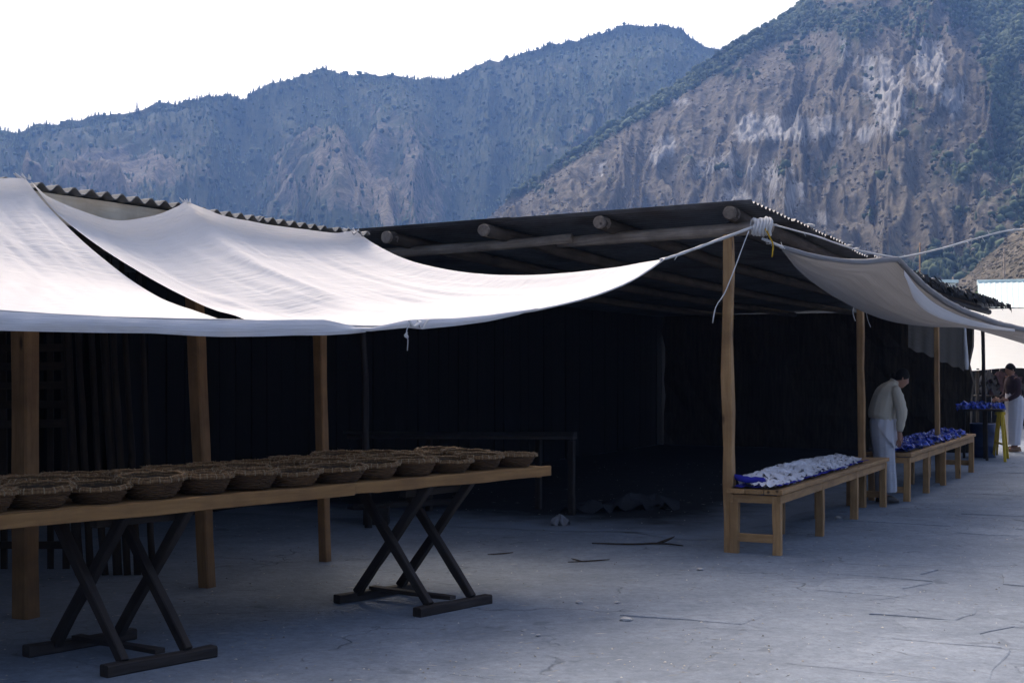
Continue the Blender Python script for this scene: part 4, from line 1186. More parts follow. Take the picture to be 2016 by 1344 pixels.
# curtains in the right shelter
cu = empty('curtain', iq(1845, 21.5, 0), label='drab brown cloth hung high in the right shelter behind the person', cat='curtain')
def drape(x0, x1, zt, zb0, zb1, d0, d1, seed):
    P = []; G = []
    for i in range(40):
        t = i / 39; x = x0 + (x1 - x0) * t; d = d0 + (d1 - d0) * t; row = []; gr = []
        for j in range(12):
            w_ = j / 11; zb = zb0 + (zb1 - zb0) * t + .015 * math.sin(t * 13 + seed)
            row.append(iq(x, d + .035 * math.sin(t * 15 + seed) * (.3 + w_) , zt + (zb - zt) * w_)); gr.append((t * 3, w_ * 2, 0))
        P.append(row); G.append(gr)
    m = MB(); m.grid(P, G); return m
drape(1788, 1845, 2.62, 1.88, 1.74, 20.6, 21.5, 1).build('panel', 'cloth_curtain', cu, True)
drape(1850, 1898, 2.60, 1.70, 1.55, 21.6, 22.6, 4).build('panel', 'cloth_curtain', cu, True)
m = MB(); m.tube(spline([iq(1899, 22.6, 2.55), iq(1900, 22.5, 2.1), iq(1902, 22.5, 1.8), iq(1903, 22.5, 1.56)], 10), [.012, .014, .018, .02, .022, .026, .03, .034, .036, .03], 6); m.thing('white_rag', 'rope_white', 'narrow white rag hanging at the right end of the brown curtain', 'rag', smooth=True)

# ================================================================== FAR RIGHT STALL
ft = empty('stall_table', gnd(1930, 905), label='dark high table at the far end of the lane with blue goods on it', cat='table')
fd = 24.3; fz = .86
for k_ in range(3):
    MB().timber(iq(1893, fd + .1 + k_ * .3, fz), iq(1976, fd - .2 + k_ * .3, fz), .28, .035, (0, 1, 0), 3, .003).build('top_board', 'wood_dark', ft)
MB().timber(iq(1943, fd - .05, 0), iq(1941, fd - .05, fz - .02), .045, .045, N, 3, .002).build('leg', 'wood_pole', ft)
MB().timber(iq(1898, fd + .6, 0), iq(1898, fd + .6, fz - .02), .045, .045, N, 3, .002).build('leg', 'wood_pole', ft)
i = 0
for x in np.linspace(1896, 1970, 13):
    for dd in (.05, .4):
        o = bpy.data.objects.new('blue_ware', BLUE[i % 5]); COL.objects.link(o); s_ = rw.uniform(.7, 1.2)
        o.location = iq(x + rw.uniform(-3, 3), fd + dd + rw.uniform(-.05, .05), fz + .02 + (.02 if dd > .1 else 0)); o.rotation_euler = (rw.uniform(-.4, .4), rw.uniform(-.4, .4), rw.uniform(0, 6)); o.scale = (s_, s_, s_ * 1.2)
        tag(o, 'shiny blue packet heaped on the high table by the yellow trestle', 'packet', 'blue packets on the high table'); i += 1
yt = empty('yellow_trestle', gnd(1968, 906), label='yellow A-frame trestle at the right end of the high table', cat='trestle')
for (xb, yb, xt) in ((1956, 900, 1966), (1979, 909, 1972), (1962, 895, 1968), (1984, 902, 1974)):
    b = gnd(xb, yb); t_ = iq(xt, fd - .25 + (.2 if yb in (895, 902) else 0), .83)
    MB().timber(b, t_, .045, .05, N, 2, .001).build('leg', 'wood_yellow', yt)
MB().timber(iq(1960, fd - .2, .81), iq(1978, fd - .2, .81), .09, .05, (0, 1, 0), 2, .001).build('cap', 'wood_yellow', yt)
MB().timber(gnd(1957, 900).lerp(iq(1966, fd - .25, .83), .35), gnd(1979, 909).lerp(iq(1972, fd - .25, .83), .35), .03, .03, (0, 1, 0), 2, .001).build('rung', 'wood_yellow', yt)
# oil drum
bp = gnd(1948, 902) + Vector((0, .35, 0)); m = MB(); P = []
for (r, z) in ((0, .0), (.27, .0), (.285, .01), (.28, .03), (.28, .18), (.292, .20), (.28, .22), (.28, .38), (.292, .40), (.28, .42), (.28, .57), (.287, .59), (.27, .60), (.268, .57), (0, .57)):
    P.append([bp + Vector((r * .8 * math.cos(2 * math.pi * j / 28), r * .8 * math.sin(2 * math.pi * j / 28), z)) for j in range(28)])
m.grid(P, wrap=True); m.thing('drum', 'blue_paint', 'blue metal drum standing under the high table', 'drum', smooth=True)

# white awning of the stall farther on
fw = empty('far_awning', iq(1985, 33, 1.5), label='bright white awning of the farther stall under the grey sunshade, right edge', cat='awning')
def fsheet(xs0, xs1, y0, y1, d0, d1, seed):
    P = []; G = []
    for i in range(24):
        t = i / 23; row = []; gr = []
        for j in range(16):
            w_ = j / 15; x = xs0 + (xs1 - xs0) * t; d = d0 + (d1 - d0) * w_
            row.append(at(x, y0 + (y1 - y0) * w_ - 5 * math.sin(math.pi * t) * (1 - w_) + 3 * math.sin(t * 9 + seed) * w_, d)); gr.append((t * 4, w_ * 2, 0))
        P.append(row); G.append(gr)
    m = MB(); m.grid(P, G); return m
fsheet(1880, 2160, 612, 727, 38.5, 32, 1).build('canopy', 'cloth_far', fw, True)
for x in (1925, 2030, 2120):
    MB().tube([iq(x, 32.1, 0), at(x, 725, 32.1)], .03, 6).build('pole', 'wood_pole', fw, True)
for x in (1900, 2030, 2140):
    MB().tube([iq(x, 38.6, 0), at(x, 612, 38.6)], .03, 6).build('pole', 'wood_pole', fw, True)
# dark stall behind the far person
dsx = empty('dark_stall', iq(2010, 36, 0), label='dark board stall under the far white awning', cat='stall')
for i in range(18):
    x = 1880 + i * 16
    MB().timber(iq(x, 37.2 + random.uniform(-.02, .02), 0), iq(x, 37.2, 1.52 + random.uniform(-.03, .03)), .205, .03, (1, 0, 0), 2, .003).build('wall_board', 'wood_shade', dsx)
MB().timber(iq(1880, 36.4, .8), iq(2160, 36.4, .8), .5, .04, (0, 1, 0), 2, .003).build('counter', 'wood_dark', dsx)
# heap of sacks on it
for i, (x, z, s_) in enumerate(((1953, .82, 1.0), (1975, .82, 1.2), (1947, 1.08, .8), (1970, 1.1, .9), (2000, .82, 1.1), (1990, 1.08, .9))):
    m = crumpled(400 + i, .34 * s_, .42, fold=2); p = iq(x, 36.3, z); m.v = [p + Vector((v.x, v.y * .7, v.z * .8)) for v in m.v]
    m.thing('bundle', ('cloth_sack', 'cloth_dark')[i % 2], 'dark bundle piled on the counter of the far stall', 'bundle', 'bundles on the far stall', smooth=True)

# pale green roofed building and its lower neighbour
gb = empty('long_building', iq(2010, 70, 0), label='long building with a pale green metal roof at the right edge', cat='building')
gq = lambda x, y, d: at(x, y, d)
m = MB(); P = []
for i in range(90):
    t = i / 89; x = 1925 + 330 * t
    z_ = .05 * math.cos(i * math.pi)
    P.append([gq(x, 557 - 6 * t, 78) + Z * (.04 if i % 3 == 0 else 0), gq(x, 580 - 2 * t, 74) + Z * (.04 if i % 3 == 0 else 0), gq(x + 2, 606 + 2 * t, 70) + Z * (.04 if i % 3 == 0 else 0)])
m.grid(P); m.build('roof', 'roof_green', gb)
MB().timber(gq(1924, 556, 78.05), gq(2256, 550, 78.05), .3, .18, Z, 4, .01).build('ridge_cap', 'roof_green', gb)
MB().box(iq(2090, 74, 1.9), Vector((4.1, 0, 0)), Vector((0, 3.4, 0)), Vector((0, 0, 1.9))).build('wall', 'plaster_pale', gb)
MB().timber(gq(1926, 608, 69.9), gq(2256, 611, 69.9), .14, .2, Z, 3, .01).build('eave_board', 'wood_dark', gb)
sb = empty('small_building', iq(1830, 95, 0), label='small white building peeking over the far end of the roof', cat='building')
MB().box(iq(1838, 96, 3.4), Vector((.85, 0, 0)), Vector((0, 2.0, 0)), Vector((0, 0, 3.4))).build('wall', 'plaster_pale', sb)
MB().box(iq(1838, 96, 6.95), Vector((1.0, 0, 0)), Vector((0, 2.2, 0)), Vector((0, 0, .1))).build('roof', 'roof_green', sb)
sb2 = empty('small_building', iq(1905, 92, 0), label='low pale shed left of the long green roof', cat='building')
MB().box(iq(1905, 93, 2.4), Vector((.95, 0, 0)), Vector((0, 2.0, 0)), Vector((0, 0, 2.4))).build('wall', 'plaster_pale', sb2)
MB().box(iq(1905, 93, 4.95), Vector((1.1, 0, 0)), Vector((0, 2.2, 0)), Vector((0, 0, .09))).build('roof', 'roof_green', sb2)
for i, (x, ytop, d, lab) in enumerate(((1977, 490, 90, 'pale utility pole standing behind the long green roof'), (1811, 478, 110, 'slim reddish utility pole rising behind the sunshade rope'), (1876, 545, 105, 'short grey pole between the trees behind the roof edge'))):
    up = empty('utility_pole', iq(x, d, 0), label=lab, cat='pole')
    tp_ = at(x, ytop, d)
    MB().tube([iq(x, d, 0), tp_], [.09, .06], 8).build('shaft', ('wood_log', 'leather', 'wood_log')[i], up, True)
    MB().timber(tp_ - Z * .25 - U * .18, tp_ - Z * .25 + U * .18, .06, .06, Z, 1, 0).build('cross_arm', 'wood_log', up)

# ------------------------------------------------------------------ leafy trees at the foot of the mountain
def tree(x, ybase, d, hgt, wid, label, seed, tint=(0, 1)):
    rg = random.Random(seed); base = iq(x, d, 0)
    # the ground rises to the mountain foot: stand the tree on a visible base height
    r = empty('leafy_tree', base, label=label, cat='tree', group='trees at the foot of the mountain')
    tk = MB(); top = base + Z * hgt * .62
    tk.tube([base - Z * .2, base + Z * hgt * .3, top], [.05 * hgt * .5, .035 * hgt * .5, .015 * hgt * .5], 7)
    cl = []
    for i in range(9):
        a = rg.uniform(0, 6.28); h_ = rg.uniform(.35, .9) * hgt; rr = wid * .5 * (1 - abs(h_ / hgt - .6) * 1.1) * rg.uniform(.5, 1)
        c = base + Vector((rr * math.cos(a), rr * math.sin(a), h_)); cl.append((c, wid * rg.uniform(.16, .28)))
        tk.tube([base + Z * min(h_ * .7, hgt * .55), c], [.012 * hgt, .004 * hgt], 4)
    tk.build('trunk', 'bark', r)
    V = []; Fs = []; T = []
    for c, cr in cl:
        tn = rg.uniform(*tint)
        for i in range(170):
            dv = Vector((rg.gauss(0, 1), rg.gauss(0, 1), rg.gauss(0, .8))).normalized() * cr * rg.uniform(.55, 1.1)
            p = c + dv; s_ = rg.uniform(.08, .2) * hgt * .11 + .05
            ax = Vector((rg.uniform(-1, 1), rg.uniform(-1, 1), rg.uniform(-1, 1))).normalized(); ay = ax.orthogonal().normalized()
            b = len(V); V += [tuple(p - ax * s_ - base), tuple(p + ay * s_ * .6 - base), tuple(p + ax * s_ - base), tuple(p - ay * s_ * .6 - base)]; Fs.append((b, b + 1, b + 2, b + 3)); T += [min(1, max(0, tn + rg.uniform(-.25, .25)))] * 4
    o = np_mesh('crown', V, Fs, 'leaves', attrs={'tint': ('FLOAT', T)}); o.parent = r
    return r
TS = [(1850, 120, 8.4, 4.2, 'round leafy tree above the far end of the corrugated roof', (.5, 1)), (1828, 130, 7.2, 3.6, 'leafy tree just right of the reddish utility pole', (0, .5)), (1880, 118, 6.3, 4.0, 'dark leafy tree left of the green roofed building', (0, .3)),
      (1912, 112, 5.6, 3.4, 'low dark tree beside the pale shed', (0, .4)), (1955, 112, 7.6, 4.2, 'bright leafy tree behind the left end of the green roof', (.5, 1)), (1990, 115, 7.9, 4.4, 'dark leafy tree right of the pale utility pole', (0, .5)), (2020, 118, 7.6, 4.0, 'tree cut by the right edge behind the green roof', (.2, .7)), (1795, 140, 6.8, 4.0, 'leafy tree behind the peak of the grey sunshade', (0, .5)), (1935, 125, 6.6, 4.2, 'dark tree between the two brighter leafy ones', (0, .3))]
for i, (x, d, h_, w_, lab, tn) in enumerate(TS): tree(x, 0, d, h_, w_, lab, 500 + i, tn)
# the tall conifer that stands clear of the left skyline
def tall_conifer(x, y0, y1, d, label, seed):
    rg = random.Random(seed); b = at(x, y0, d); t_ = at(x, y1, d); h_ = t_.z - b.z
    r = empty('tall_conifer', b, label=label, cat='tree', group='conifers on the skyline')
    MB().tube([b - Z * 3, b + Z * h_], [.5, .1], 6).build('trunk', 'bark', r)
    V = []; Fs = []; T = []
    for k_ in range(160):
        q = rg.uniform(.2, 1); a = rg.uniform(0, 6.28); L = h_ * .24 * (1.1 - q) * rg.uniform(.5, 1.2) + .4; z = h_ * q
        dv = Vector((math.cos(a), math.sin(a), -.25)) * L; sd = Vector((-math.sin(a), math.cos(a), 0)) * L * .3; o_ = Vector((0, 0, z)); c = len(V)
        V += [tuple(o_), tuple(o_ + dv * .6 + sd), tuple(o_ + dv), tuple(o_ + dv * .6 - sd)]; Fs.append((c, c + 1, c + 2, c + 3)); T += [rg.uniform(0, .4)] * 4
    o = np_mesh('crown', V, Fs, 'forest', attrs={'tint': ('FLOAT', T)}); o.parent = r
tall_conifer(270, 226, 199, 1240, 'lone tall conifer standing clear of the left skyline', 1)
tall_conifer(345, 212, 196, 1260, 'slim conifer on the skyline right of the lone tall one', 2)
tall_conifer(388, 202, 186, 1270, 'pointed conifer farther up the left skyline', 3)

# ================================================================== PEOPLE
def loft(mb, rings, n=20, folds=0, famp=0.0, seed=0, capt=False, capb=False):
    """rings: (cx, cy, cz, rx, ry, tilt) ellipses; tilt leans the ring forward"""
    rg = random.Random(seed); ph = rg.uniform(0, 6.28); P = []; G = []; crease = 0.0
    if famp > 0:                                # garments: refine the rings so that creases can form
        R_ = np.array(rings); t_ = np.linspace(0, len(rings) - 1, len(rings) * 5); rings = [tuple(np.interp(t_, range(len(R_)), R_[:, c_])[q_] for c_ in range(6)) for q_ in range(len(t_))]; n = max(n, 40); crease = 0.05
    for i, (cx, cy, cz, rx, ry, tl) in enumerate(rings):
        row = []; gr = []
        for j in range(n):
            a = 2 * math.pi * j / n
            f = 1 + famp * (i / max(1, len(rings) - 1)) * math.sin(folds * a + ph) + famp * .5 * math.sin(folds * 1.7 * a + (0 if not crease else i * .12))
            if crease: f += crease * (float(fbm(np.array(a * 2.2 + i * .11), np.array(i * .23 - a * .8), seed + 40, 3, .55, True)) - .55) * min(1, i / 4, (len(rings) - 1 - i) / 4)
            x = rx * math.cos(a) * f; y = ry * math.sin(a) * f
            row.append(Vector((cx + x * math.cos(tl), cy + y, cz - x * math.sin(tl)))); gr.append((a * .3, i * .12, 0))
        P.append(row); G.append(gr)
    mb.grid(P, G, wrap=True)
    nn = len(mb.v)
    if capt: mb.f.append(tuple(nn - n + j for j in range(n)))
    return mb
def head_verts(c, pitch, sc=1.0):
    V = []; Fs = []; nu, nv = 24, 18
    cp, sp = math.cos(pitch), math.sin(pitch)
    for i in range(nv + 1):
        ph = math.pi * i / nv; z = math.cos(ph)
        for j in range(nu):
            a = 2 * math.pi * j / nu; x = math.sin(ph) * math.cos(a); y = math.sin(ph) * math.sin(a)
            X, Y, Zz = x * .094, y * .074, z * .115
            if z < -.1: X *= 1 - .18 * (-z - .1) if x < 0 else 1 - .05 * (-z); Y *= 1 - .32 * (-z - .1)          # jaw
            if x > .3:
                fy = math.exp(-(y / .18) ** 2)
                X += .024 * fy * math.exp(-((z + .12) / .16) ** 2)                                               # nose
                X += .010 * fy * math.exp(-((z + .45) / .10) ** 2)                                               # lips
                X += .012 * fy * math.exp(-((z + .82) / .16) ** 2)                                               # chin
                X -= .010 * math.exp(-((abs(y) - .38) / .16) ** 2) * math.exp(-((z - .05) / .12) ** 2)           # eye sockets
                X += .005 * math.exp(-((z - .24) / .10) ** 2)                                                    # brow
            V.append(Vector((X, Y, Zz)) * sc)
    for i in range(nv):
        for j in range(nu):
            Fs.append((i * nu + j, (i + 1) * nu + j, (i + 1) * nu + (j + 1) % nu, i * nu + (j + 1) % nu))
    for s_ in (-1, 1):                                                                                          # ears
        b = len(V)
        for i in range(7):
            ph = math.pi * i / 6
            for j in range(8):
                a = 2 * math.pi * j / 8
                V.append(Vector((-.008 + .018 * math.sin(ph) * math.cos(a), s_ * (.074 + .010 * math.sin(ph) * math.sin(a)), -.005 + .030 * math.cos(ph))) * sc)
        for i in range(6):
            for j in range(8): Fs.append((b + i * 8 + j, b + (i + 1) * 8 + j, b + (i + 1) * 8 + (j + 1) % 8, b + i * 8 + (j + 1) % 8))
    V = [c + Vector((v.x * cp + v.z * sp, v.y, -v.x * sp + v.z * cp)) for v in V]
    return V, Fs
def hair_verts(c, pitch, sc=1.0, bun=True):
    V = []; Fs = []; nu, nv = 24, 12; cp, sp = math.cos(pitch), math.sin(pitch)
    for i in range(nv + 1):
        for j in range(nu):
            a = 2 * math.pi * j / nu
            lim = 1.15 + .95 * (.5 - .5 * math.cos(a)) ** .8          # short over the brow, long at the nape
            ph = lim * i / nv
            k_ = 1.09 + .025 * math.sin(a * 9 + i)
            V.append(Vector((math.sin(ph) * math.cos(a) * .094 * k_, math.sin(ph) * math.sin(a) * .076 * k_, math.cos(ph) * .115 * k_)) * sc)
    for i in range(nv):
        for j in range(nu): Fs.append((i * nu + j, (i + 1) * nu + j, (i + 1) * nu + (j + 1) % nu, i * nu + (j + 1) % nu))
    if bun:
        b = len(V)
        for i in range(9):
            ph = math.pi * i / 8
            for j in range(12):
                a = 2 * math.pi * j / 12
                V.append((Vector((-.112, 0, -.01)) + Vector((.038 * math.cos(ph), .042 * math.sin(ph) * math.cos(a), .042 * math.sin(ph) * math.sin(a)))) * sc)
        for i in range(8):
            for j in range(12): Fs.append((b + i * 12 + j, b + (i + 1) * 12 + j, b + (i + 1) * 12 + (j + 1) % 12, b + i * 12 + (j + 1) % 12))
    return [c + Vector((v.x * cp + v.z * sp, v.y, -v.x * sp + v.z * cp)) for v in V], Fs
def skin_body(J, bones, rad):
    names = list(J); idx = {n: i for i, n in enumerate(names)}
    me = bpy.data.meshes.new('skeleton'); me.from_pydata([J[n] for n in names], [(idx[a], idx[b]) for a, b in bones], [])
    o = bpy.data.objects.new('skeleton', me); COL.objects.link(o)
    md = o.modifiers.new('skin', 'SKIN'); md.use_smooth_shade = True
    ly = me.skin_vertices[0].data if len(me.skin_vertices) else None
    if ly is None:
        bm = bmesh.new(); bm.from_mesh(me); bm.verts.layers.skin.verify(); bm.to_mesh(me); bm.free(); ly = me.skin_vertices[0].data
    for n in names:
        r = rad[n]; ly[idx[n]].radius = r if isinstance(r, tuple) else (r, r); ly[idx[n]].use_root = (n == 'pelvis')
    sb_ = o.modifiers.new('sub', 'SUBSURF'); sb_.levels = 1; sb_.render_levels = 1
    dg = bpy.context.evaluated_depsgraph_get(); ev = o.evaluated_get(dg); m2 = ev.to_mesh()
    V = [v.co.copy() for v in m2.vertices]; Fs = [tuple(p.vertices) for p in m2.polygons]
    ev.to_mesh_clear(); bpy.data.objects.remove(o); bpy.data.meshes.remove(me)
    return V, Fs
def person(loc, rz, label, P):
    """local frame: x forward, y left, z up"""
    r = bpy.data.objects.new('person', None); COL.objects.link(r); r.location = loc; r.rotation_euler = (0, 0, rz); r.empty_display_size = .1
    r.scale = P.get('scale', (1, 1, 1)); tag(r, label, 'person'); ORG[r.name] = Vector((0, 0, 0))
    J = {}; rad = {}; bones = []
    def j(n, p, rr, par=None):
        J[n] = Vector(p); rad[n] = rr
        if par: bones.append((par, n))
    j('pelvis', P['pelvis'], (.13, .10)); j('waist', P['waist'], (.11, .085), 'pelvis'); j('chest', P['chest'], (.13, .10), 'waist'); j('neck', P['neck'], .05, 'chest'); j('skull', P['head'], .06, 'neck')
    for s_, sd in ((1, 'l'), (-1, 'r')):
        sh, el, wr, hd = (P[k_ + '_' + sd] for k_ in ('sh', 'el', 'wr', 'hd'))
        j('sh' + sd, sh, .052, 'chest'); j('el' + sd, el, .040, 'sh' + sd); j('wr' + sd, wr, .026, 'el' + sd)
        palm = Vector(wr).lerp(Vector(hd), .5); j('palm' + sd, palm, (.034, .020), 'wr' + sd)
        ax = (Vector(hd) - Vector(wr)).normalized(); side = ax.cross(Vector((0, 1, 0)));  side = side.normalized() if side.length > .1 else Vector((1, 0, 0))
        for f in range(4):
            o_ = side * (.027 - .018 * f); L = (.068, .076, .070, .056)[f]
            k1 = Vector(palm) + ax * .040 + o_; k2 = k1 + ax * L * .5 + Vector((0, -s_ * .006, 0)); k3 = k1 + ax * L * .95 + Vector((0, -s_ * .024, 0))
            j('k1%d%s' % (f, sd), k1, .010, 'palm' + sd); j('k2%d%s' % (f, sd), k2, .0088, 'k1%d%s' % (f, sd)); j('k3%d%s' % (f, sd), k3, .0075, 'k2%d%s' % (f, sd))
        t1 = Vector(wr).lerp(palm, .6) + side * .034; j('t1' + sd, t1, .011, 'palm' + sd); j('t2' + sd, t1 + ax * .032 + side * .014, .0095, 't1' + sd); j('t3' + sd, t1 + ax * .058 + side * .012, .008, 't2' + sd)
        hp = Vector(P['pelvis']) + Vector((0, s_ * .085, -.06)); j('hip' + sd, hp, .085, 'pelvis')
        kn, an = P['kn_' + sd], P['an_' + sd]
        j('kn' + sd, kn, .058, 'hip' + sd); j('cf' + sd, Vector(kn).lerp(Vector(an), .35), .056, 'kn' + sd); j('an' + sd, an, .036, 'cf' + sd); j('toe' + sd, Vector(an) + Vector((.15, 0, -.045)), (.042, .026), 'an' + sd)
    V, Fs = skin_body(J, bones, rad)
    HV, HF = head_verts(Vector(P['head']), P['pitch'])
    m = MB().add(V, Fs).add(HV, HF); m.build('body', 'skin', r, True)
    HV, HF = hair_verts(Vector(P['head']), P['pitch'], 1.0, P.get('bun', True)); MB().add(HV, HF).build('hair', 'hair', r, True)
    return r
# the person bending over the far bench
FP = Vector((4.50, 16.98, 0))
pa = person(FP, math.radians(6), 'person in a pale jacket and long whitish skirt bending between the two benches', dict(
    pelvis=(-.09, 0, .93), waist=(-.08, 0, 1.06), chest=(-.01, 0, 1.28), neck=(.085, 0, 1.41), head=(.172, 0, 1.475), pitch=.38, scale=(.90, .84, 1.01),
    sh_l=(.03, .165, 1.35), el_l=(.12, .22, 1.09), wr_l=(.16, .15, .88), hd_l=(.19, .12, .74),
    sh_r=(.03, -.165, 1.35), el_r=(.085, -.215, 1.07), wr_r=(.075, -.19, .86), hd_r=(.07, -.185, .70),
    kn_l=(-.03, .10, .50), an_l=(-.07, .10, .085), kn_r=(-.05, -.10, .50), an_r=(-.10, -.10, .085)))
m = MB()
loft(m, [(-.10, 0, .99, .165, .205, .15), (-.105, 0, 1.02, .172, .21, .2), (-.10, 0, 1.08, .165, .205, .22), (-.08, 0, 1.16, .16, .205, .28), (-.05, 0, 1.24, .155, .21, .34), (-.02, 0, 1.31, .14, .205, .4), (.015, 0, 1.36, .115, .185, .45), (.045, 0, 1.395, .08, .13, .5), (.07, 0, 1.42, .062, .072, .55), (.085, 0, 1.445, .060, .066, .55)], 40, 9, .05, 2)
m.build('jacket', 'cloth_cream', pa, True)
for sd, pts in (('l', [(.02, .15, 1.355), (.04, .195, 1.30), (.09, .225, 1.19), (.125, .225, 1.09), (.145, .19, .99), (.160, .155, .89)]), ('r', [(.02, -.15, 1.355), (.035, -.195, 1.30), (.065, -.222, 1.19), (.09, -.225, 1.07), (.085, -.21, .96), (.077, -.193, .86)])):
    MB().tube(spline(pts, 14), [.058, .070, .074, .079, .073, .078, .072, .080, .072, .068, .058, .058, .050, .040], 14, True, .06).build('sleeve', 'cloth_cream', pa, True)
m = MB(); loft(m, [(-.09, 0, 1.04, .125, .165, .1), (-.10, 0, .97, .15, .185, .05), (-.095, 0, .86, .155, .19, 0), (-.08, 0, .70, .145, .182, 0), (-.065, 0, .52, .135, .178, 0), (-.05, 0, .34, .132, .178, 0), (-.04, 0, .20, .13, .18, 0), (-.04, 0, .14, .128, .182, 0)], 40, 9, .055, 5); m.build('skirt', 'cloth_skirt', pa, True)
# apron bunched at the waist, front and right side
m = MB(); P = []
for i in range(14):
    t = i / 13; row = []
    for k_ in range(26):
        a = -2.3 + 2.9 * k_ / 25
        rx, ry = .168 + .012 * t, .205 + .008 * t
        low = .60 + .16 * abs(a + .6) ** 1.2
        z = 1.00 + (max(low, .66) - 1.00) * t
        w_ = .010 * math.sin(a * 11 + t * 3)
        row.append(Vector((-.09 + .012 * t + (rx + w_) * math.cos(a), (ry + w_) * math.sin(a), z)))
    P.append(row)
m.grid(P); m.build('apron', 'cloth_apron', pa, True)
m = MB()
for s_ in (-1, 1):
    b = len(m.v); loft(m, [(-.09, s_ * .1, .012, .045, .042, 0), (-.02, s_ * .1, .012, .13, .048, 0), (-.02, s_ * .1, .05, .12, .044, 0), (-.06, s_ * .1, .10, .06, .04, 0)], 14, 0, 0, 1, True)
m.build('shoes', 'shoe', pa, True)
# the person at the far right
pb = person(gnd(1994, 889), math.radians(188), 'person in dark top and white apron standing beside the yellow trestle, far right', dict(
    pelvis=(-.03, 0, .92), waist=(-.02, 0, 1.06), chest=(.01, 0, 1.27), neck=(.03, 0, 1.43), head=(.045, 0, 1.53), pitch=.15, bun=False,
    sh_l=(.0, .165, 1.37), el_l=(.02, .22, 1.10), wr_l=(.18, .17, .98), hd_l=(.33, .13, .96),
    sh_r=(.0, -.165, 1.37), el_r=(.02, -.22, 1.10), wr_r=(.18, -.17, .98), hd_r=(.33, -.13, .96),
    kn_l=(.01, .09, .49), an_l=(-.02, .09, .085), kn_r=(-.02, -.09, .49), an_r=(-.06, -.09, .085)))
m = MB(); loft(m, [(-.03, 0, .93, .13, .175, 0), (-.03, 0, 1.02, .135, .18, 0), (-.01, 0, 1.12, .13, .178, .05), (0, 0, 1.25, .135, .195, .05), (.0, 0, 1.34, .115, .19, .1), (.01, 0, 1.395, .08, .13, .1), (.02, 0, 1.43, .055, .06, .1)], 24, 6, .025, 3); m.build('top', 'cloth_dark', pb, True)
for s_ in (1, -1):
    MB().tube(spline([(-.0, s_ * .15, 1.365), (.0, s_ * .20, 1.28), (.02, s_ * .222, 1.10), (.10, s_ * .195, 1.03), (.18, s_ * .17, .98)], 12), [.056, .066, .066, .062, .060, .058, .056, .054, .05, .046, .042, .036], 12, True, .03).build('sleeve', 'cloth_dark', pb, True)
m = MB(); loft(m, [(.0, 0, 1.16, .03, .10, 0), (-.01, 0, 1.10, .125, .17, 0), (-.03, 0, 1.0, .155, .19, 0), (-.035, 0, .88, .17, .20, 0), (-.03, 0, .72, .16, .195, 0), (-.02, 0, .52, .145, .185, 0), (-.01, 0, .32, .125, .17, 0), (-.005, 0, .13, .115, .165, 0)], 32, 8, .05, 6); m.build('apron', 'cloth_apron', pb, True)
m = MB()
for s_ in (-1, 1): loft(m, [(-.06, s_ * .09, .012, .045, .042, 0), (.0, s_ * .09, .012, .13, .046, 0), (0, s_ * .09, .05, .12, .042, 0), (-.04, s_ * .09, .10, .06, .04, 0)], 14, 0, 0, 1, True)
m.build('shoes', 'leather', pb, True)

# ================================================================== LITTER ON THE GROUND
rl = random.Random(77)
p = gnd(1230, 1072); m = MB()
m.tube(spline([gnd(1165, 1071) + Z * .012, gnd(1240, 1073) + Z * .012, gnd(1300, 1072) + Z * .015, gnd(1345, 1076) + Z * .012], 12), [.005, .007, .008, .008, .009, .009, .010, .010, .009, .008, .007, .005], 5)
m.tube(spline([gnd(1292, 1072) + Z * .014, gnd(1312, 1069) + Z * .03, gnd(1328, 1066) + Z * .05], 6), [.010, .012, .014, .012, .009, .004], 5)
m.thing('dry_branch', 'wood_pole', 'dry forked branch lying in front of the dark shelter', 'branch')
STN = [stone_mesh(.03, random.Random(100 + i), .55).mesh('pebble', 'stone_small') for i in range(4)]
for i, (x, y, s_, lab) in enumerate(((1232, 1221, 1.1, 'small pebble on the bare ground in the lower middle'), (1215, 1187, .6, 'tiny pebble just behind the small pebble in the lower middle'), (1140, 1187, .8, 'flat pebble left of centre on the bare ground'), (1378, 1122, .8, 'pebble lying left of the near bench end'), (1060, 1252, .5, 'tiny pebble right of the trestle foot'), (1650, 1020, 1.1, 'pebble under the near bench'))):
    o = bpy.data.objects.new('pebble', STN[i % 4]); COL.objects.link(o); o.location = gnd(x, y) + Z * .008; o.rotation_euler = (0, 0, i); o.scale = (s_ * 1.3, s_, s_); tag(o, lab, 'pebble', 'pebbles on the ground')
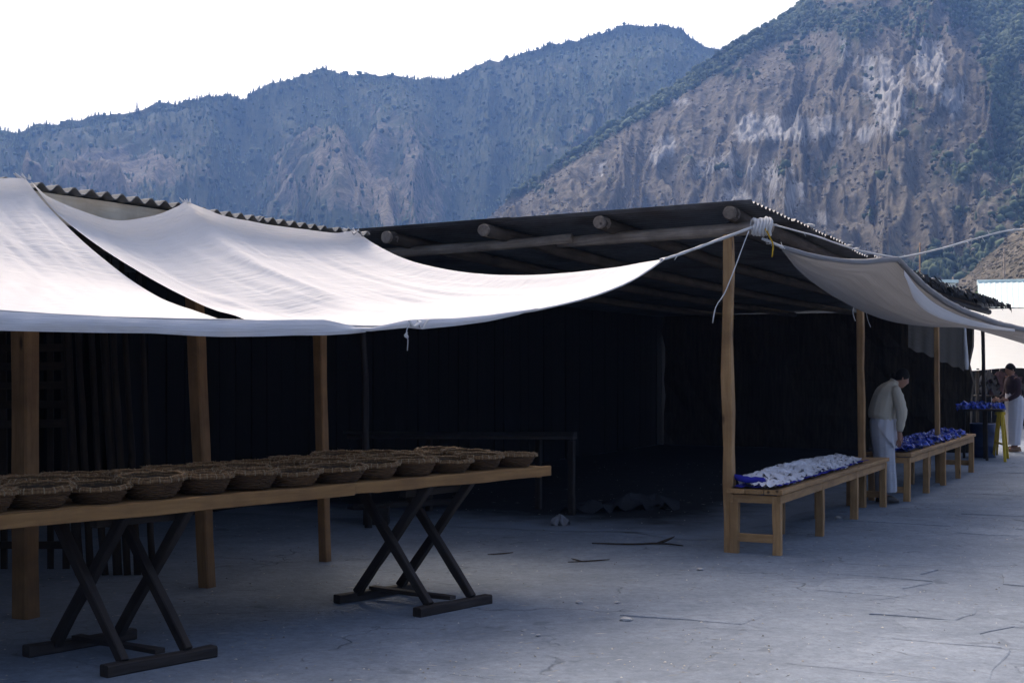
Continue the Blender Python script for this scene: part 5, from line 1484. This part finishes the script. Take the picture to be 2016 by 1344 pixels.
for i, (x, y, x2, y2, lab) in enumerate(((1118, 1107, 1200, 1102, 'dry twig on the ground between trestle and bench'), (1125, 1100, 1150, 1106, 'short dry twig crossing the longer one'), (960, 1092, 1010, 1088, 'thin straw beside the dark patch behind the trestle'))):
    m = MB().tube(spline([gnd(x, y) + Z * .006, gnd((x + x2) / 2, (y + y2) / 2 + 2) + Z * .012, gnd(x2, y2) + Z * .006], 6), [.003, .005, .006, .006, .005, .003], 4); m.thing('twig', 'wood_pole', lab, 'twig', 'twigs on the ground')

# grit, chaff and straw bits trodden into the ground
def grit():
    rs = np.random.RandomState(4); n = 2600; V = []; Fs = []; T = []
    d = 7.0 + 17 * rs.rand(n) ** 1.4; xi = -30 + 2080 * rs.rand(n)
    for i in range(n):
        c = Vector(((xi[i] - CX) / F_PX * d[i], d[i], 0.004)); b = len(V); a = rs.rand() * 6.28; ax = Vector((math.cos(a), math.sin(a), 0)); ay = Vector((-ax.y, ax.x, 0))
        if rs.rand() < .3: L, w_, h_ = rs.uniform(.015, .05), .0022, .003
        else: L = rs.uniform(.003, .011); w_ = L * rs.uniform(.5, 1); h_ = L * .7
        V += [tuple(c - ax * L), tuple(c + ay * w_), tuple(c + ax * L), tuple(c - ay * w_), tuple(c + Z * h_)]
        for q in range(4): Fs.append((b + q, b + (q + 1) % 4, b + 4))
        T += [rs.rand()] * 5
    o = np_mesh('grit', V, Fs, 'grit', attrs={'tint': ('FLOAT', T)}); tag(o, 'grit and straw bits scattered over the ground', 'grit', kind='stuff')
leaf_mat('grit', (0.06, 0.055, 0.05), (0.48, 0.45, 0.40))
grit()

# ------------------------------------------------------------------ haze: the air of the valley
HAZE_DENS = 0.00025
hz = MB().box((0, 600, 208), Vector((2000, 0, 0)), Vector((0, 2000, 0)), Vector((0, 0, 214)))
km = bpy.data.materials.new('haze'); km.use_nodes = True
km.node_tree.nodes.remove(km.node_tree.nodes['Principled BSDF'])
pv = km.node_tree.nodes.new('ShaderNodeVolumePrincipled')
pv.inputs['Color'].default_value = (0.26, 0.48, 1.0, 1)
pv.inputs['Density'].default_value = HAZE_DENS
pv.inputs['Anisotropy'].default_value = 0.1
km.node_tree.links.new(pv.outputs[0], km.node_tree.nodes['Material Output'].inputs['Volume'])
MATS['haze'] = km
hzo = hz.build('haze', 'haze')
tag(hzo, 'thin blue valley haze in front of the hills', 'haze', kind='stuff')
